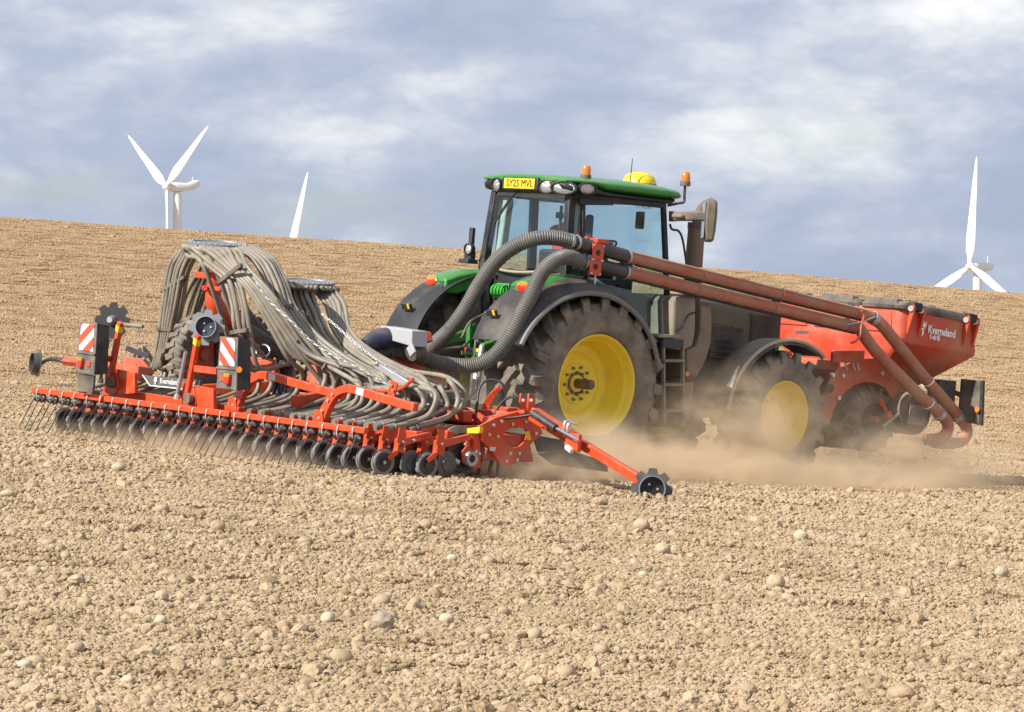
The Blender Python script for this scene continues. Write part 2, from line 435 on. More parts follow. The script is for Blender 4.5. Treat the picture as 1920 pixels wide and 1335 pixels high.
def soilmat(name, c0, c1, c2, rand=0.0):
    m = bpy.data.materials.new(name); m.use_nodes = True; nt = m.node_tree; b = nt.nodes['Principled BSDF']
    N = nt.nodes.new; L = nt.links.new
    b.inputs['Roughness'].default_value = 0.95; b.inputs['Specular IOR Level'].default_value = 0.12
    g = N('ShaderNodeNewGeometry')
    n1 = N('ShaderNodeTexNoise'); n1.inputs['Scale'].default_value = 0.9; n1.inputs['Detail'].default_value = 5; n1.inputs['Roughness'].default_value = 0.72
    L(g.outputs['Position'], n1.inputs['Vector'])
    n2 = N('ShaderNodeTexNoise'); n2.inputs['Scale'].default_value = 26; n2.inputs['Detail'].default_value = 3
    L(g.outputs['Position'], n2.inputs['Vector'])
    r = N('ShaderNodeValToRGB'); e = r.color_ramp.elements
    e[0].position = 0.30; e[0].color = (*c0, 1); e[1].position = 0.72; e[1].color = (*c2, 1); q = e.new(0.5); q.color = (*c1, 1)
    ad = N('ShaderNodeMath'); ad.operation = 'MULTIPLY_ADD'; ad.inputs[1].default_value = 0.55; L(n1.outputs[0], ad.inputs[0])
    ad2 = N('ShaderNodeMath'); ad2.operation = 'MULTIPLY'; ad2.inputs[1].default_value = 0.45; L(n2.outputs[0], ad2.inputs[0]); L(ad2.outputs[0], ad.inputs[2])
    src = ad.outputs[0]
    if rand:
        oi = N('ShaderNodeObjectInfo'); a3 = N('ShaderNodeMath'); a3.operation = 'MULTIPLY_ADD'; a3.inputs[1].default_value = rand
        L(oi.outputs['Random'], a3.inputs[0]); L(src, a3.inputs[2])
        a4 = N('ShaderNodeMath'); a4.operation = 'SUBTRACT'; a4.inputs[1].default_value = rand / 2; L(a3.outputs[0], a4.inputs[0]); src = a4.outputs[0]
    L(src, r.inputs[0])
    sp = N('ShaderNodeSeparateXYZ'); L(g.outputs['Position'], sp.inputs[0])
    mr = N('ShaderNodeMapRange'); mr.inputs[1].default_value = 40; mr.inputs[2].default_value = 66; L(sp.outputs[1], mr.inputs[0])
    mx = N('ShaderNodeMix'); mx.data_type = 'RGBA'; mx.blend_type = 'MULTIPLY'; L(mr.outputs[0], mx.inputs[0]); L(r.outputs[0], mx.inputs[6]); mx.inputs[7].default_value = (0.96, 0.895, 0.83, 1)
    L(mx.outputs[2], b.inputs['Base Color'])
    bp = N('ShaderNodeBump'); bp.inputs['Strength'].default_value = 0.6; bp.inputs['Distance'].default_value = 0.012
    n3 = N('ShaderNodeTexNoise'); n3.inputs['Scale'].default_value = 70; n3.inputs['Detail'].default_value = 3
    L(g.outputs['Position'], n3.inputs['Vector']); L(n3.outputs[0], bp.inputs['Height']); L(bp.outputs[0], b.inputs['Normal'])
    return m
SOIL = soilmat('dry soil', (0.275, 0.196, 0.117), (0.352, 0.260, 0.163), (0.406, 0.307, 0.199))
CLOD = soilmat('soil clod', (0.280, 0.200, 0.117), (0.370, 0.274, 0.170), (0.450, 0.343, 0.225), 0.30)
me.materials.append(SOIL)
field = bpy.data.objects.new('field', me); field['kind'] = 'structure'; col.objects.link(field)

# clods of soil: uncountable, one object that scatters clod shapes
def clodmesh(name, sub, seed, rough=0.32, flat=0.8):
    bm = bmesh.new(); bmesh.ops.create_icosphere(bm, subdivisions=sub, radius=1.0)
    r = random.Random(seed); o = Vector((r.uniform(-50, 50), r.uniform(-50, 50), r.uniform(-50, 50)))
    sc = Vector((r.uniform(0.8, 1.25), r.uniform(0.7, 1.1), flat * r.uniform(0.75, 1.1)))
    for v_ in bm.verts:
        n = mnoise.noise(v_.co * 1.3 + o) * 0.5 + mnoise.noise(v_.co * 2.9 + o) * 0.38 + mnoise.noise(v_.co * 6.0 + o) * 0.16
        v_.co = Vector((v_.co.x * sc.x, v_.co.y * sc.y, v_.co.z * sc.z)) * (1 + rough * 1.6 * n)
    m = bpy.data.meshes.new(name); bm.to_mesh(m); bm.free(); return m
protos = bpy.data.collections.new('clod shapes')
def proto(name, m):
    m.materials.append(CLOD); o = bpy.data.objects.new(name, m); protos.objects.link(o)
NSING, NPATCH = 6, 5
for i in range(NSING): proto('a_clod_%d' % i, clodmesh('clod', 2, 100 + i))
small = [clodmesh('small_clod', 1, 200 + i, 0.36, 0.85) for i in range(8)]
sv = [np.array([v_.co[:] for v_ in m.vertices]) for m in small]
sf = [np.array([p.vertices[:] for p in m.polygons]) for m in small]
for i in range(NPATCH):           # a patch: many small clods over half a metre
    VV, FF, o = [], [], 0
    for k in range(230):
        j = rng.integers(8); s = float(np.clip(rng.lognormal(math.log(0.0105), 0.42), 0.005, 0.032))
        a = rng.uniform(0, 6.28); ca, sa = math.cos(a), math.sin(a)
        p = sv[j] * s; p = np.stack([p[:, 0] * ca - p[:, 1] * sa, p[:, 0] * sa + p[:, 1] * ca, p[:, 2]], 1)
        rr = 0.30 * math.sqrt(rng.random()); t = rng.uniform(0, 6.28)
        p += np.array([rr * math.cos(t), rr * math.sin(t), s * 0.35])
        VV.append(p); FF.append(sf[j] + o); o += len(p)
    m = bpy.data.meshes.new('patch'); m.from_pydata(np.concatenate(VV).tolist(), [], np.concatenate(FF).tolist())
    proto('b_patch_%d' % i, m)
PEB = mat('field pebble', (0.37, 0.285, 0.185), 0.85, spec=0.2, dust=0.35, dscale=20, var=0.25)
for i in range(4):
    m = clodmesh('pebble', 2, 700 + i, 0.12, 0.75); m.polygons.foreach_set('use_smooth', [True] * len(m.polygons)); m.materials.append(PEB)
    o = bpy.data.objects.new('c_pebble_%d' % i, m); protos.objects.link(o)
pts, scl, ids, rots = [], [], [], []
def scatter(n, y0, y1, power, fn, idfn, sink, tilt):
    t = rng.random(n)
    yy = (y0 ** (1 - power) + t * (y1 ** (1 - power) - y0 ** (1 - power))) ** (1 / (1 - power))
    xx = rng.uniform(-1, 1, n) * (yy * 0.158 + 0.7)
    s = fn(n, yy); zz = terrain(xx, yy) + relief(xx, yy) + s * sink
    pts.append(np.stack([xx, yy, zz], 1)); scl.append(s); ids.append(idfn(n))
    e_ = 0.3
    al = np.arctan((terrain(xx, yy + e_) - terrain(xx, yy - e_)) / (2 * e_)) + rng.normal(0, tilt, n)
    be = -np.arctan((terrain(xx + e_, yy) - terrain(xx - e_, yy)) / (2 * e_)) + rng.normal(0, tilt, n)
    ga = rng.uniform(0, 6.28, n)
    ca, sa, cb, sb, cg, sg = np.cos(al), np.sin(al), np.cos(be), np.sin(be), np.cos(ga), np.sin(ga)
    m00, m10, m20 = cb * cg, ca * sg + sa * sb * cg, sa * sg - ca * sb * cg
    m21, m22 = sa * cg + ca * sb * sg, ca * cb
    rots.append(np.stack([np.arctan2(m21, m22), -np.arcsin(np.clip(m20, -1, 1)), np.arctan2(m10, m00)], 1))
scatter(4200, 12.6, 46, 1.15, lambda n, yy: rng.uniform(0.75, 1.1, n) * np.clip(yy / 26, 0.9, 1.4), lambda n: rng.integers(NSING, NSING + NPATCH, n), 0.0, 0.03)
scatter(12500, 44, 138, 0.3, lambda n, yy: rng.uniform(0.85, 1.25, n) * np.clip(yy / 60, 0.9, 1.2), lambda n: rng.integers(NSING, NSING + NPATCH, n), 0.0, 0.03)
scatter(32000, 12.6, 46, 1.1, lambda n, yy: np.clip(rng.lognormal(math.log(0.0138), 0.52, n), 0.007, 0.058) * np.clip(yy / 28, 0.95, 1.15), lambda n: rng.integers(0, NSING, n), 0.2, 0.5)
scatter(22000, 44, 136, 0.3, lambda n, yy: np.clip(rng.lognormal(math.log(0.021), 0.48, n), 0.010, 0.10), lambda n: rng.integers(0, NSING, n), 0.15, 0.5)
scatter(520, 12.6, 46, 1.1, lambda n, yy: np.clip(rng.lognormal(math.log(0.030), 0.30, n), 0.018, 0.055), lambda n: rng.integers(NSING + NPATCH, NSING + NPATCH + 4, n), 0.45, 0.3)
pts = np.concatenate(pts); scl = np.concatenate(scl); ids = np.concatenate(ids); rots = np.concatenate(rots)
pm = bpy.data.meshes.new('soil_clods'); pm.vertices.add(len(pts)); pm.vertices.foreach_set('co', pts.astype(np.float32).ravel())
for nm, ty, dat, key in (('scl', 'FLOAT', scl.astype(np.float32), 'value'), ('pick', 'INT', ids.astype(np.int32), 'value'), ('turn', 'FLOAT_VECTOR', rots.astype(np.float32).ravel(), 'vector')):
    a = pm.attributes.new(nm, ty, 'POINT'); a.data.foreach_set(key, dat)
clods = bpy.data.objects.new('soil_clods', pm); clods['kind'] = 'stuff'; clods['label'] = 'dry crumbly clods of tilled soil covering the field'; clods['category'] = 'soil clods'
col.objects.link(clods)
gn = bpy.data.node_groups.new('clod scatter', 'GeometryNodeTree')
gn.interface.new_socket('Geometry', in_out='INPUT', socket_type='NodeSocketGeometry')
gn.interface.new_socket('Geometry', in_out='OUTPUT', socket_type='NodeSocketGeometry')
gi = gn.nodes.new('NodeGroupInput'); go = gn.nodes.new('NodeGroupOutput')
ci = gn.nodes.new('GeometryNodeCollectionInfo'); ci.inputs['Collection'].default_value = protos
ci.inputs['Separate Children'].default_value = True; ci.inputs['Reset Children'].default_value = True
ip = gn.nodes.new('GeometryNodeInstanceOnPoints'); ip.inputs['Pick Instance'].default_value = True
def attr(nm, ty):
    a = gn.nodes.new('GeometryNodeInputNamedAttribute'); a.data_type = ty; a.inputs['Name'].default_value = nm
    return a.outputs['Attribute']
er = gn.nodes.new('FunctionNodeEulerToRotation')
gn.links.new(attr('turn', 'FLOAT_VECTOR'), er.inputs[0])
gn.links.new(gi.outputs[0], ip.inputs['Points']); gn.links.new(ci.outputs[0], ip.inputs['Instance'])
gn.links.new(attr('pick', 'INT'), ip.inputs['Instance Index']); gn.links.new(er.outputs[0], ip.inputs['Rotation'])
gn.links.new(attr('scl', 'FLOAT'), ip.inputs['Scale']); gn.links.new(ip.outputs[0], go.inputs[0])
md = clods.modifiers.new('scatter', 'NODES'); md.node_group = gn

def ground_hit(px, py):
    d = Vector(((px - 960) / FPX, 1.0, (667.5 - py) / FPX))
    lo, hi = 8.0, 131.0
    ts = np.linspace(lo, hi, 2500)
    h = CAMZ + ts * d.z - terrain(ts * d.x, ts)
    k = int(np.argmax(h < 0))
    t = ts[k - 1] + (ts[k] - ts[k - 1]) * h[k - 1] / (h[k - 1] - h[k])
    return Vector((t * d.x, t, float(terrain(t * d.x, t))))

# stones one can point to
STONE = [mat('pale stone', (0.43, 0.345, 0.24), 0.85, spec=0.2, dust=0.3, dscale=9, var=0.2, bump=0.5, bscale=40), mat('tan stone', (0.38, 0.275, 0.175), 0.85, spec=0.2, dust=0.35, dscale=9, var=0.2, bump=0.5, bscale=40),
         mat('grey stone', (0.33, 0.275, 0.205), 0.8, spec=0.2, dust=0.3, dscale=8, var=0.2, bump=0.4, bscale=40), mat('whitish stone', (0.47, 0.395, 0.285), 0.8, spec=0.2, dust=0.22, dscale=8, var=0.15, bump=0.3, bscale=40)]
stones = [
 (717, 1188, 46, 40, 2, 'big', 'big squared grey-brown stone with shaded right face, left of bottom centre'),
 (1124, 950, 31, 19, 1, 'round', 'smooth rounded brown stone lying just left of the notched marker disc on the soil'),
 (1202, 996, 34, 24, 0, 'round', 'pale angular stone below the notched marker disc at the end of the orange arm'),
 (408, 1000, 31, 25, 1, 'round', 'round tan stone with dark shadow beneath the middle of the tine rake'),
 (1502, 1016, 29, 22, 3, 'round', 'pale whitish egg-shaped stone alone below the front wheel'),
 (616, 1172, 31, 23, 3, 'round', 'pale rounded stone left of the big squared stone'),
 (837, 1172, 31, 20, 3, 'round', 'whitish flat stone right of the big squared stone'),
 (1690, 1316, 54, 30, 1, 'flat', 'large flat tan oval stone at the bottom edge, right side'),
 (1454, 1106, 38, 28, 0, 'round', 'lumpy pale stone half buried in the right half of the foreground'),
 (1295, 1325, 34, 28, 0, 'big', 'pointed pale stone at the bottom edge, right of centre'),
 (222, 884, 28, 16, 0, 'flat', 'flat pale stone just behind the press wheels at far left'),
 (240, 1288, 30, 19, 3, 'round', 'white stone with grey shaded side near the bottom left'),
 (301, 1174, 27, 18, 3, 'flat', 'pale flat stone low in the left foreground, below a rounder one'),
 (303, 1130, 30, 22, 0, 'round', 'rounded sandy stone in the left foreground, above a flatter pale one'),
 (1878, 1084, 29, 21, 0, 'round', 'pale stone near the right edge of the field'),
 (1242, 1042, 32, 24, 0, 'round', 'pale stone with lumpy top between the marker disc and the bottom edge'),
 (14, 934, 30, 15, 0, 'flat', 'flat pale stone at the left edge of the field below the tines'),
 (799, 992, 26, 18, 1, 'round', 'small tan stone below the seed drill right of centre of the rake'),
 (46, 1259, 32, 19, 3, 'flat', 'pale stone near the bottom left corner'),
 (142, 1100, 34, 22, 0, 'big', 'lumpy sandy stone in the left foreground near the left edge'),
 (1206, 1086, 22, 14, 3, 'flat', 'small pale flat stone below the lumpy-topped stone right of centre'),
 (848, 1056, 22, 15, 3, 'flat', 'small pale stone above the whitish flat stone in the foreground'),
 (680, 936, 20, 15, 2, 'big', 'small grey wedge-shaped stone just behind the last press wheels'),
]
for i, (px, py, w, h, tone, kind, label) in enumerate(stones):
    p = ground_hit(px, py); sc = p.y / FPX
    rx, rz = w * sc / 2, h * sc / 2
    fl = {'round': 0.34, 'flat': 0.32, 'big': 0.55}[kind]
    m = clodmesh('stone', 3, 900 + i, fl * 0.55, 1.0)
    mx = np.array([v_.co[:] for v_ in m.vertices]); ext = np.abs(mx).max(0)
    for v_ in m.vertices: v_.co = (v_.co.x / ext[0] * rx, v_.co.y / ext[1] * rx * 0.85, v_.co.z / ext[2] * rz * 1.15)
    m.polygons.foreach_set('use_smooth', [True] * len(m.polygons)); m.set_sharp_from_angle(angle=rad(38))
    o = place('field_stone', m, STONE[tone], None, pos=(p.x, p.y, p.z + rz * 0.75 + 0.012))
    o['label'] = label; o['category'] = 'stone'; o['group'] = 'stones lying on the field'

# ------------------------------------------------------------------ wind turbines beyond the hill
def turbine(label, hx, hy, dist, psi, alpha, L=35.0, nac=11.0, hub_back=3.6, style=0):
    hub = Vector(((hx - 960) / FPX * dist, dist, CAMZ + (667.5 - hy) / FPX * dist))
    ax = Vector((math.sin(psi), math.cos(psi), 0)); e = Vector((math.cos(psi), -math.sin(psi), 0)); up = Vector((0, 0, 1))
    top = hub + ax * hub_back
    base_z = hub.z - 60.0
    root = thing('wind_turbine', label, 'wind turbine', world_at=(top.x, top.y, base_z), group='wind turbines beyond the hill')
    def loc(p): return p - Vector((top.x, top.y, base_z))
    def put(name, mb, smooth=50):
        o = mb.build(name, TOWER, None, smooth=smooth); o.parent = root; return o
    b = MB(); n = 24
    b.cyl(Vector((0, 0, 0)), Vector((0, 0, 58.4)), 2.0, 1.35, n=24); put('tower', b)
    b = MB(); R = []
    for t, hw, zb, zt in ((1.0, 1.15, -1.1, 1.2), (1.4, 1.6, -1.9, 1.7), (hub_back, 1.7, -2.1, 1.75), (nac * 0.62, 1.65, -2.0 + style * 0.5, 1.6), (nac * 0.85, 1.55, -1.7 + style * 0.8, 1.5 + style * 1.3), (nac * 0.97, 1.3, -1.0 + style, 1.3 + style * 1.5), (nac, 0.9, -0.2 + style, 0.9 + style * 1.2)):
        c = hub + ax * t; ring = []
        for k in range(16):
            a = 2 * math.pi * k / 16
            cs, sn = math.cos(a), math.sin(a)
            q = lambda w: math.copysign(abs(w) ** 0.6, w)
            ring.append(loc(c + (e * hw * q(cs) + up * ((zt + zb) / 2 + (zt - zb) / 2 * q(sn))) * 0.80))
        R.append(ring)
    b.loft(R); b.cyl(loc(hub + ax * nac * 0.8 + up * 1.4), loc(hub + ax * nac * 0.8 + up * 3.4), 0.12, n=6)
    put('nacelle', b)
    b = MB(); b.lathe([(0.01, -1.5), (0.8, -1.2), (1.2, -0.5), (1.3, 0.3), (1.15, 1.1), (0.01, 1.2)], loc(hub), ax, 20); put('rotor_hub', b)
    for k in range(3):
        a = alpha + k * 2 * math.pi / 3
        d = e * math.sin(a) + up * math.cos(a); w = ax.cross(d).normalized()
        b = MB(); R = []
        for t, ch, th, tw in ((0.02, 1.5, 1.4, 0), (0.07, 1.7, 1.2, 4), (0.14, 2.8, 0.8, 10), (0.24, 3.2, 0.55, 8), (0.4, 2.7, 0.4, 5), (0.6, 2.1, 0.28, 3), (0.8, 1.5, 0.18, 1), (0.94, 0.8, 0.11, 0), (0.99, 0.35, 0.06, 0), (1.0, 0.06, 0.03, 0)):
            c = hub + d * (L * t); tw_ = rad(tw + 8); cd = w * math.cos(tw_) + ax * math.sin(tw_); nd = d.cross(cd)
            R.append([loc(c + cd * (ch * (0.5 * math.cos(g_) - 0.12)) + nd * (th * 0.5 * math.sin(g_))) for g_ in [2 * math.pi * j / 12 for j in range(12)]])
        b.loft(R); put('blade', b)
turbine('white wind turbine at left with three blades, nacelle and tower above the hill', 313, 350, 1093, rad(60), rad(60.5), style=1)
turbine('wind turbine showing only one upright blade behind the hill, left of the tractor', 536, 522, 1110, rad(43), rad(16.8))
turbine('white wind turbine at far right behind the front hopper, one blade upright', 1819, 499, 1120, rad(47), rad(4.5), nac=11.0)

# ------------------------------------------------------------------ the tractor
tr = thing('tractor', 'dusty green tractor with yellow wheels pulling the red seed drill', 'tractor', (0, 0, 0))

def tyre_mesh(R, W, rb, nl, lug_h, lead, lw=0.05, name='tyre', n=96):
    b = MB(); h = W / 2
    prof = [(rb, -0.80 * h), (rb + 0.10 * (R - rb), -0.93 * h), (rb + 0.35 * (R - rb), -1.0 * h), (rb + 0.58 * (R - rb), -0.985 * h), (R - lug_h - 0.085, -0.93 * h), (R - lug_h - 0.035, -0.83 * h), (R - lug_h - 0.008, -0.5 * h), (R - lug_h, 0)]
    prof = prof + [(r, -y_) for r, y_ in prof[-2::-1]]
    b.lathe(prof, (0, 0, 0), (0, 1, 0), n)
    base = lambda yy: float(np.interp(abs(yy) / h, [0, 0.5, 0.83, 0.93, 0.985], [R - lug_h, R - lug_h - 0.008, R - lug_h - 0.035, R - lug_h - 0.085, rb + 0.58 * (R - rb)]))
    for sd in (-1, 1):
        for k in range(nl):
            a0 = 2 * math.pi * (k + (0.5 if sd > 0 else 0)) / nl
            path = []
            for q in (-0.05, 0.2, 0.42, 0.62, 0.80, 0.92, 1.0):
                yy = q * h
                # the tread bar leads at the centre line and bends straighter towards the shoulder
                off = -lead * (1 - max(q, 0)) ** 1.25
                path.append((sd * yy, a0 + off, q))
            R3 = []
            for i, (yy, a, q) in enumerate(path):
                top = R - 0.10 * max(0, q - 0.80) ** 1.0 - (0.02 if q > 0.95 else 0)
                bot = (base(yy) if q > 0 else R - lug_h) - 0.012
                if q >= 0.99: bot = R - lug_h - 0.115
                y2, a2, _ = path[min(i + 1, len(path) - 1)]; y1, a1, _ = path[max(i - 1, 0)]
                ty, tt = (y2 - y1), (a2 - a1) * R
                l = math.hypot(ty, tt); ny, ntn = -tt / l, ty / l
                ww = lw * (1.0 + 0.5 * max(q, 0))
                ring = []
                for s_, rr, wf in ((-1, bot, 1.45), (-1, top, 0.9), (1, top, 0.9), (1, bot, 1.45)):
                    yv = yy + ny * s_ * ww / 2 * wf; av = a + ntn * s_ * ww / 2 * wf / R
                    if q >= 0.99: yv = sd * (h * (0.985 if rr == top else 1.0)) ; 
                    ring.append(Vector((rr * math.cos(av), yv, rr * math.sin(av))))
                R3.append(ring)
            b.loft(R3)
    return b.mesh(name, 28)
def rim_mesh(prof, name='rim', n=64):
    return MB().lathe(prof, (0, 0, 0), (0, 1, 0), n).mesh(name, 40)
BOLTD = mat('dusty wheel bolt', (0.24, 0.20, 0.14), 0.6, metal=0.2)
# rear wheels: profile of (radius, distance inwards from the outer flange)
rp = [(0.575, 0.0), (0.570, -0.012), (0.556, -0.012), (0.548, 0.006), (0.535, 0.020), (0.530, 0.060), (0.505, 0.085), (0.492, 0.11), (0.488, 0.20), (0.470, 0.225), (0.465, 0.30), (0.44, 0.345), (0.36, 0.362), (0.335, 0.345), (0.30, 0.335), (0.27, 0.35), (0.235, 0.35), (0.225, 0.335), (0.10, 0.335), (0.095, 0.32), (0.0005, 0.32)]
tail = [(0.545, 0.60), (0.55, 0.05), (0.575, 0.0)]
RY = 1.134
tm_r = tyre_mesh(1.00, 0.66, 0.555, 20, 0.060, 0.30, 0.072)
for sd, nm in ((-1, 'right'), (1, 'left')):
    rm = MB().lathe([(r, (d - 0.27) if sd < 0 else -(d - 0.27)) for r, d in rp + tail[:1] + tail[1:2]], (0, 0, 0), (0, 1, 0), 72).mesh('rear_wheel', 40)
    w = place('rear_wheel', rm, YEL, tr, pos=(0, sd * (RY - 0.27), 0.97))
    w['label'] = 'large rear wheel with deep yellow rim on the %s side' % nm
    t = place('tyre', tm_r, RUB, w)
    b = MB(); s_ = 1 if sd < 0 else -1
    b.cyl((0, s_ * (0.325 - 0.27), 0), (0, s_ * (0.085 - 0.27), 0), 0.056, n=20)
    b.cyl((0, s_ * (0.085 - 0.27), 0), (0, s_ * (0.075 - 0.27), 0), 0.045, n=20)
    b.build('axle_shaft', AXLE, w)
    bolt = MB().cyl((0, s_ * (0.345 - 0.27), 0), (0, s_ * (0.30 - 0.27), 0), 0.017, n=6).mesh('wheel_bolt')
    for rr, nn, ph in ((0.185, 10, 0.1), (0.125, 10, 0.4)):
        for k in range(nn):
            a = ph + 2 * math.pi * k / nn
            place('wheel_bolt', bolt, BOLTD, w, pos=(rr * math.cos(a), 0, rr * math.sin(a)))
# front wheels, turned slightly
fp = [(0.420, 0.0), (0.415, -0.01), (0.404, -0.01), (0.398, 0.006), (0.388, 0.02), (0.384, 0.05), (0.366, 0.075), (0.352, 0.10), (0.346, 0.16), (0.325, 0.195), (0.27, 0.215), (0.235, 0.205), (0.215, 0.20), (0.200, 0.215), (0.172, 0.215), (0.168, 0.17), (0.13, 0.145), (0.125, 0.13), (0.0005, 0.125)]
tm_f = tyre_mesh(0.765, 0.54, 0.405, 18, 0.047, 0.32, 0.058)
FW = (2.874, 1.227, 0.731)
for sd, nm in ((-1, 'right'), (1, 'left')):
    rm = MB().lathe([(r, (d - 0.22) if sd < 0 else -(d - 0.22)) for r, d in fp + [(0.40, 0.45), (0.402, 0.05)]], (0, 0, 0), (0, 1, 0), 64).mesh('front_wheel', 40)
    w = place('front_wheel', rm, YEL, tr, pos=(FW[0], sd * (FW[1] - 0.22), FW[2]), rot=(0, 0, rad(4)))
    w['label'] = 'smaller front wheel with yellow rim on the %s side' % nm
    place('tyre', tm_f, RUB, w)
    s_ = 1 if sd < 0 else -1
    bolt = MB().cyl((0, s_ * (0.215 - 0.22), 0), (0, s_ * (0.185 - 0.22), 0), 0.014, n=6).mesh('wheel_bolt')
    for k in range(10):
        a = 0.2 + 2 * math.pi * k / 10
        place('wheel_bolt', bolt, ZINC, w, pos=(0.19 * math.cos(a), 0, 0.19 * math.sin(a)))

# chassis, axles, engine
b = MB()
b.cyl((0, -0.80, 0.97), (0, 0.80, 0.97), 0.16, n=20)
b.box((0.15, 0, 1.0), (1.1, 0.62, 0.62))
b.box((1.5, 0, 0.95), (2.0, 0.46, 0.55))
b.box((3.2, 0, 0.90), (1.6, 0.50, 0.40))
b.cyl((FW[0], -0.85, FW[2]), (FW[0], 0.85, FW[2]), 0.11, n=16)
b.build('chassis', GREYP, tr, bev=0.03)
MB().box((1.35, 0.0, 0.72), (1.3, 1.0, 0.42)).build('underbody_filler', BLKD, tr, bev=0.06, seg=3)  # dark box added below the chassis to close the sunlit gap between the wheels
# bonnet
b = MB(); R = []
for x, hw, zb, zt in ((1.42, 0.46, 1.10, 2.04), (2.1, 0.48, 1.05, 2.05), (2.8, 0.47, 1.05, 2.03), (3.3, 0.45, 1.05, 1.99), (3.52, 0.41, 1.1, 1.92), (3.6, 0.33, 1.2, 1.68)):
    R.append([Vector((x, s * hw, z)) for s, z in ((-1, zb), (-1, zt - 0.16), (-0.86, zt - 0.05), (-0.5, zt), (0.5, zt), (0.86, zt - 0.05), (1, zt - 0.16), (1, zb))])
bonnet = b.loft(R).build('bonnet', GREEND, tr, bev=0.02)
for x0, x1, z0, z1, sl in ((1.95, 2.2, 1.62, 1.86, 0.03), (1.98, 2.22, 1.10, 1.50, 0.04), (2.30, 2.85, 1.35, 1.78, 0.05)):
    g = MB(); g.hexa([(x0, -0.502, z0), (x1, -0.502, z0 - sl), (x1, -0.44, z0 - sl), (x0, -0.44, z0), (x0, -0.500, z1), (x1, -0.500, z1 - sl), (x1, -0.44, z1 - sl), (x0, -0.44, z1)])
    g.build('side_grille', BLKD, bonnet, bev=0.012)
    for k in range(6):
        zz = z0 + (z1 - z0) * (k + 0.5) / 6
        MB().box(((x0 + x1) / 2, -0.504, zz - sl / 2), ((x1 - x0) * 0.86, 0.012, 0.012)).build('grille_bar', GREYP, bonnet)
MB().box((3.22, 0, 1.62), (0.50, 0.98, 0.58)).build('side_shield', mat('dusty dark frame', (0.05, 0.04, 0.036), 0.6, dust=0.6, dustcol=(0.15, 0.115, 0.09)), tr, bev=0.03)
# exhaust stack
b = MB()
b.tube([(1.80, -0.66, 1.55), (1.80, -0.66, 2.2), (1.80, -0.66, 2.83)], [0.115, 0.105, 0.100], n=20)
exh = b.build('exhaust_stack', mat('dusty exhaust', (0.16, 0.12, 0.085), 0.5, metal=0.3, dust=0.5, dscale=2, dustcol=(0.26, 0.19, 0.13)), tr)
b = MB(); b.tube([(1.80, -0.66, 2.83), (1.80, -0.66, 2.90)], 0.107, n=20); b.build('exhaust_collar', BLKD, exh)
b = MB(); b.tube([(1.80, -0.66, 2.88), (1.82, -0.66, 3.00), (1.90, -0.66, 3.10), (2.02, -0.66, 3.15)], 0.06, n=14, per=5); b.build('exhaust_tip', AXLE, exh)

# cab
cabc = MB()
for sd in (-1, 1):
    cabc.beam((-0.20, sd * 0.70, 1.5), (-0.20, sd * 0.715, 2.30), 0.11, 0.10)
    cabc.beam((-0.20, sd * 0.715, 2.28), (-0.16, sd * 0.645, 3.08), 0.085, 0.10, up=(1, 0, 0))
    cabc.beam((1.36, sd * 0.80, 1.55), (1.20, sd * 0.71, 3.08), 0.05, 0.065, up=(0, 1, 0))
    cabc.beam((1.36, sd * 0.80, 1.45), (0.98, sd * 0.80, 1.45), 0.05, 0.10)
    cabc.beam((-0.15, sd * 0.69, 3.06), (1.20, sd * 0.72, 3.06), 0.05, 0.07)
cabc.build('cab_frame', BLK, tr, bev=0.012)
for sd, lb in ((-1, None), (1, None)):      # middle pillars between quarter glass and door
    b = MB(); b.beam((0.02, sd * 0.765, 1.9), (-0.02, sd * 0.700, 3.06), 0.05, 0.045, up=(1, 0, 0)); b.build('door_post', BLK, tr, bev=0.008)
b = MB()
b.hexa([(-0.28, -0.64, 1.45), (0.0, -0.64, 1.45), (0.0, 0.64, 1.45), (-0.28, 0.64, 1.45), (-0.25, -0.68, 2.20), (0.0, -0.68, 2.20), (0.0, 0.68, 2.20), (-0.25, 0.68, 2.20)])
b.box((0.6, 0, 1.42), (1.5, 1.40, 0.16))
rp_ = b.build('cab_rear_panel', BLK, tr, bev=0.03)
b = MB(); b.prism([(-0.29, -0.30, 1.86), (-0.29, 0.42, 1.86), (-0.275, 0.42, 2.06), (-0.275, -0.30, 2.06)], (-0.012, 0, 0.001)); b.build('panel_recess', INK, rp_)
b = MB(); b.tube([(-0.285, -0.60, 2.24), (-0.31, -0.3, 2.185), (-0.315, 0.0, 2.17), (-0.31, 0.3, 2.185), (-0.285, 0.60, 2.24)], 0.016, n=8, per=4); b.build('window_seal', mat('pale dusty trim', (0.30, 0.26, 0.19), 0.7), rp_)
for yy in (-0.42, 0.42):
    MB().cyl((-0.26, yy, 2.12), (-0.30, yy, 2.12), 0.022, n=10).build('panel_bolt', BLKD, rp_)
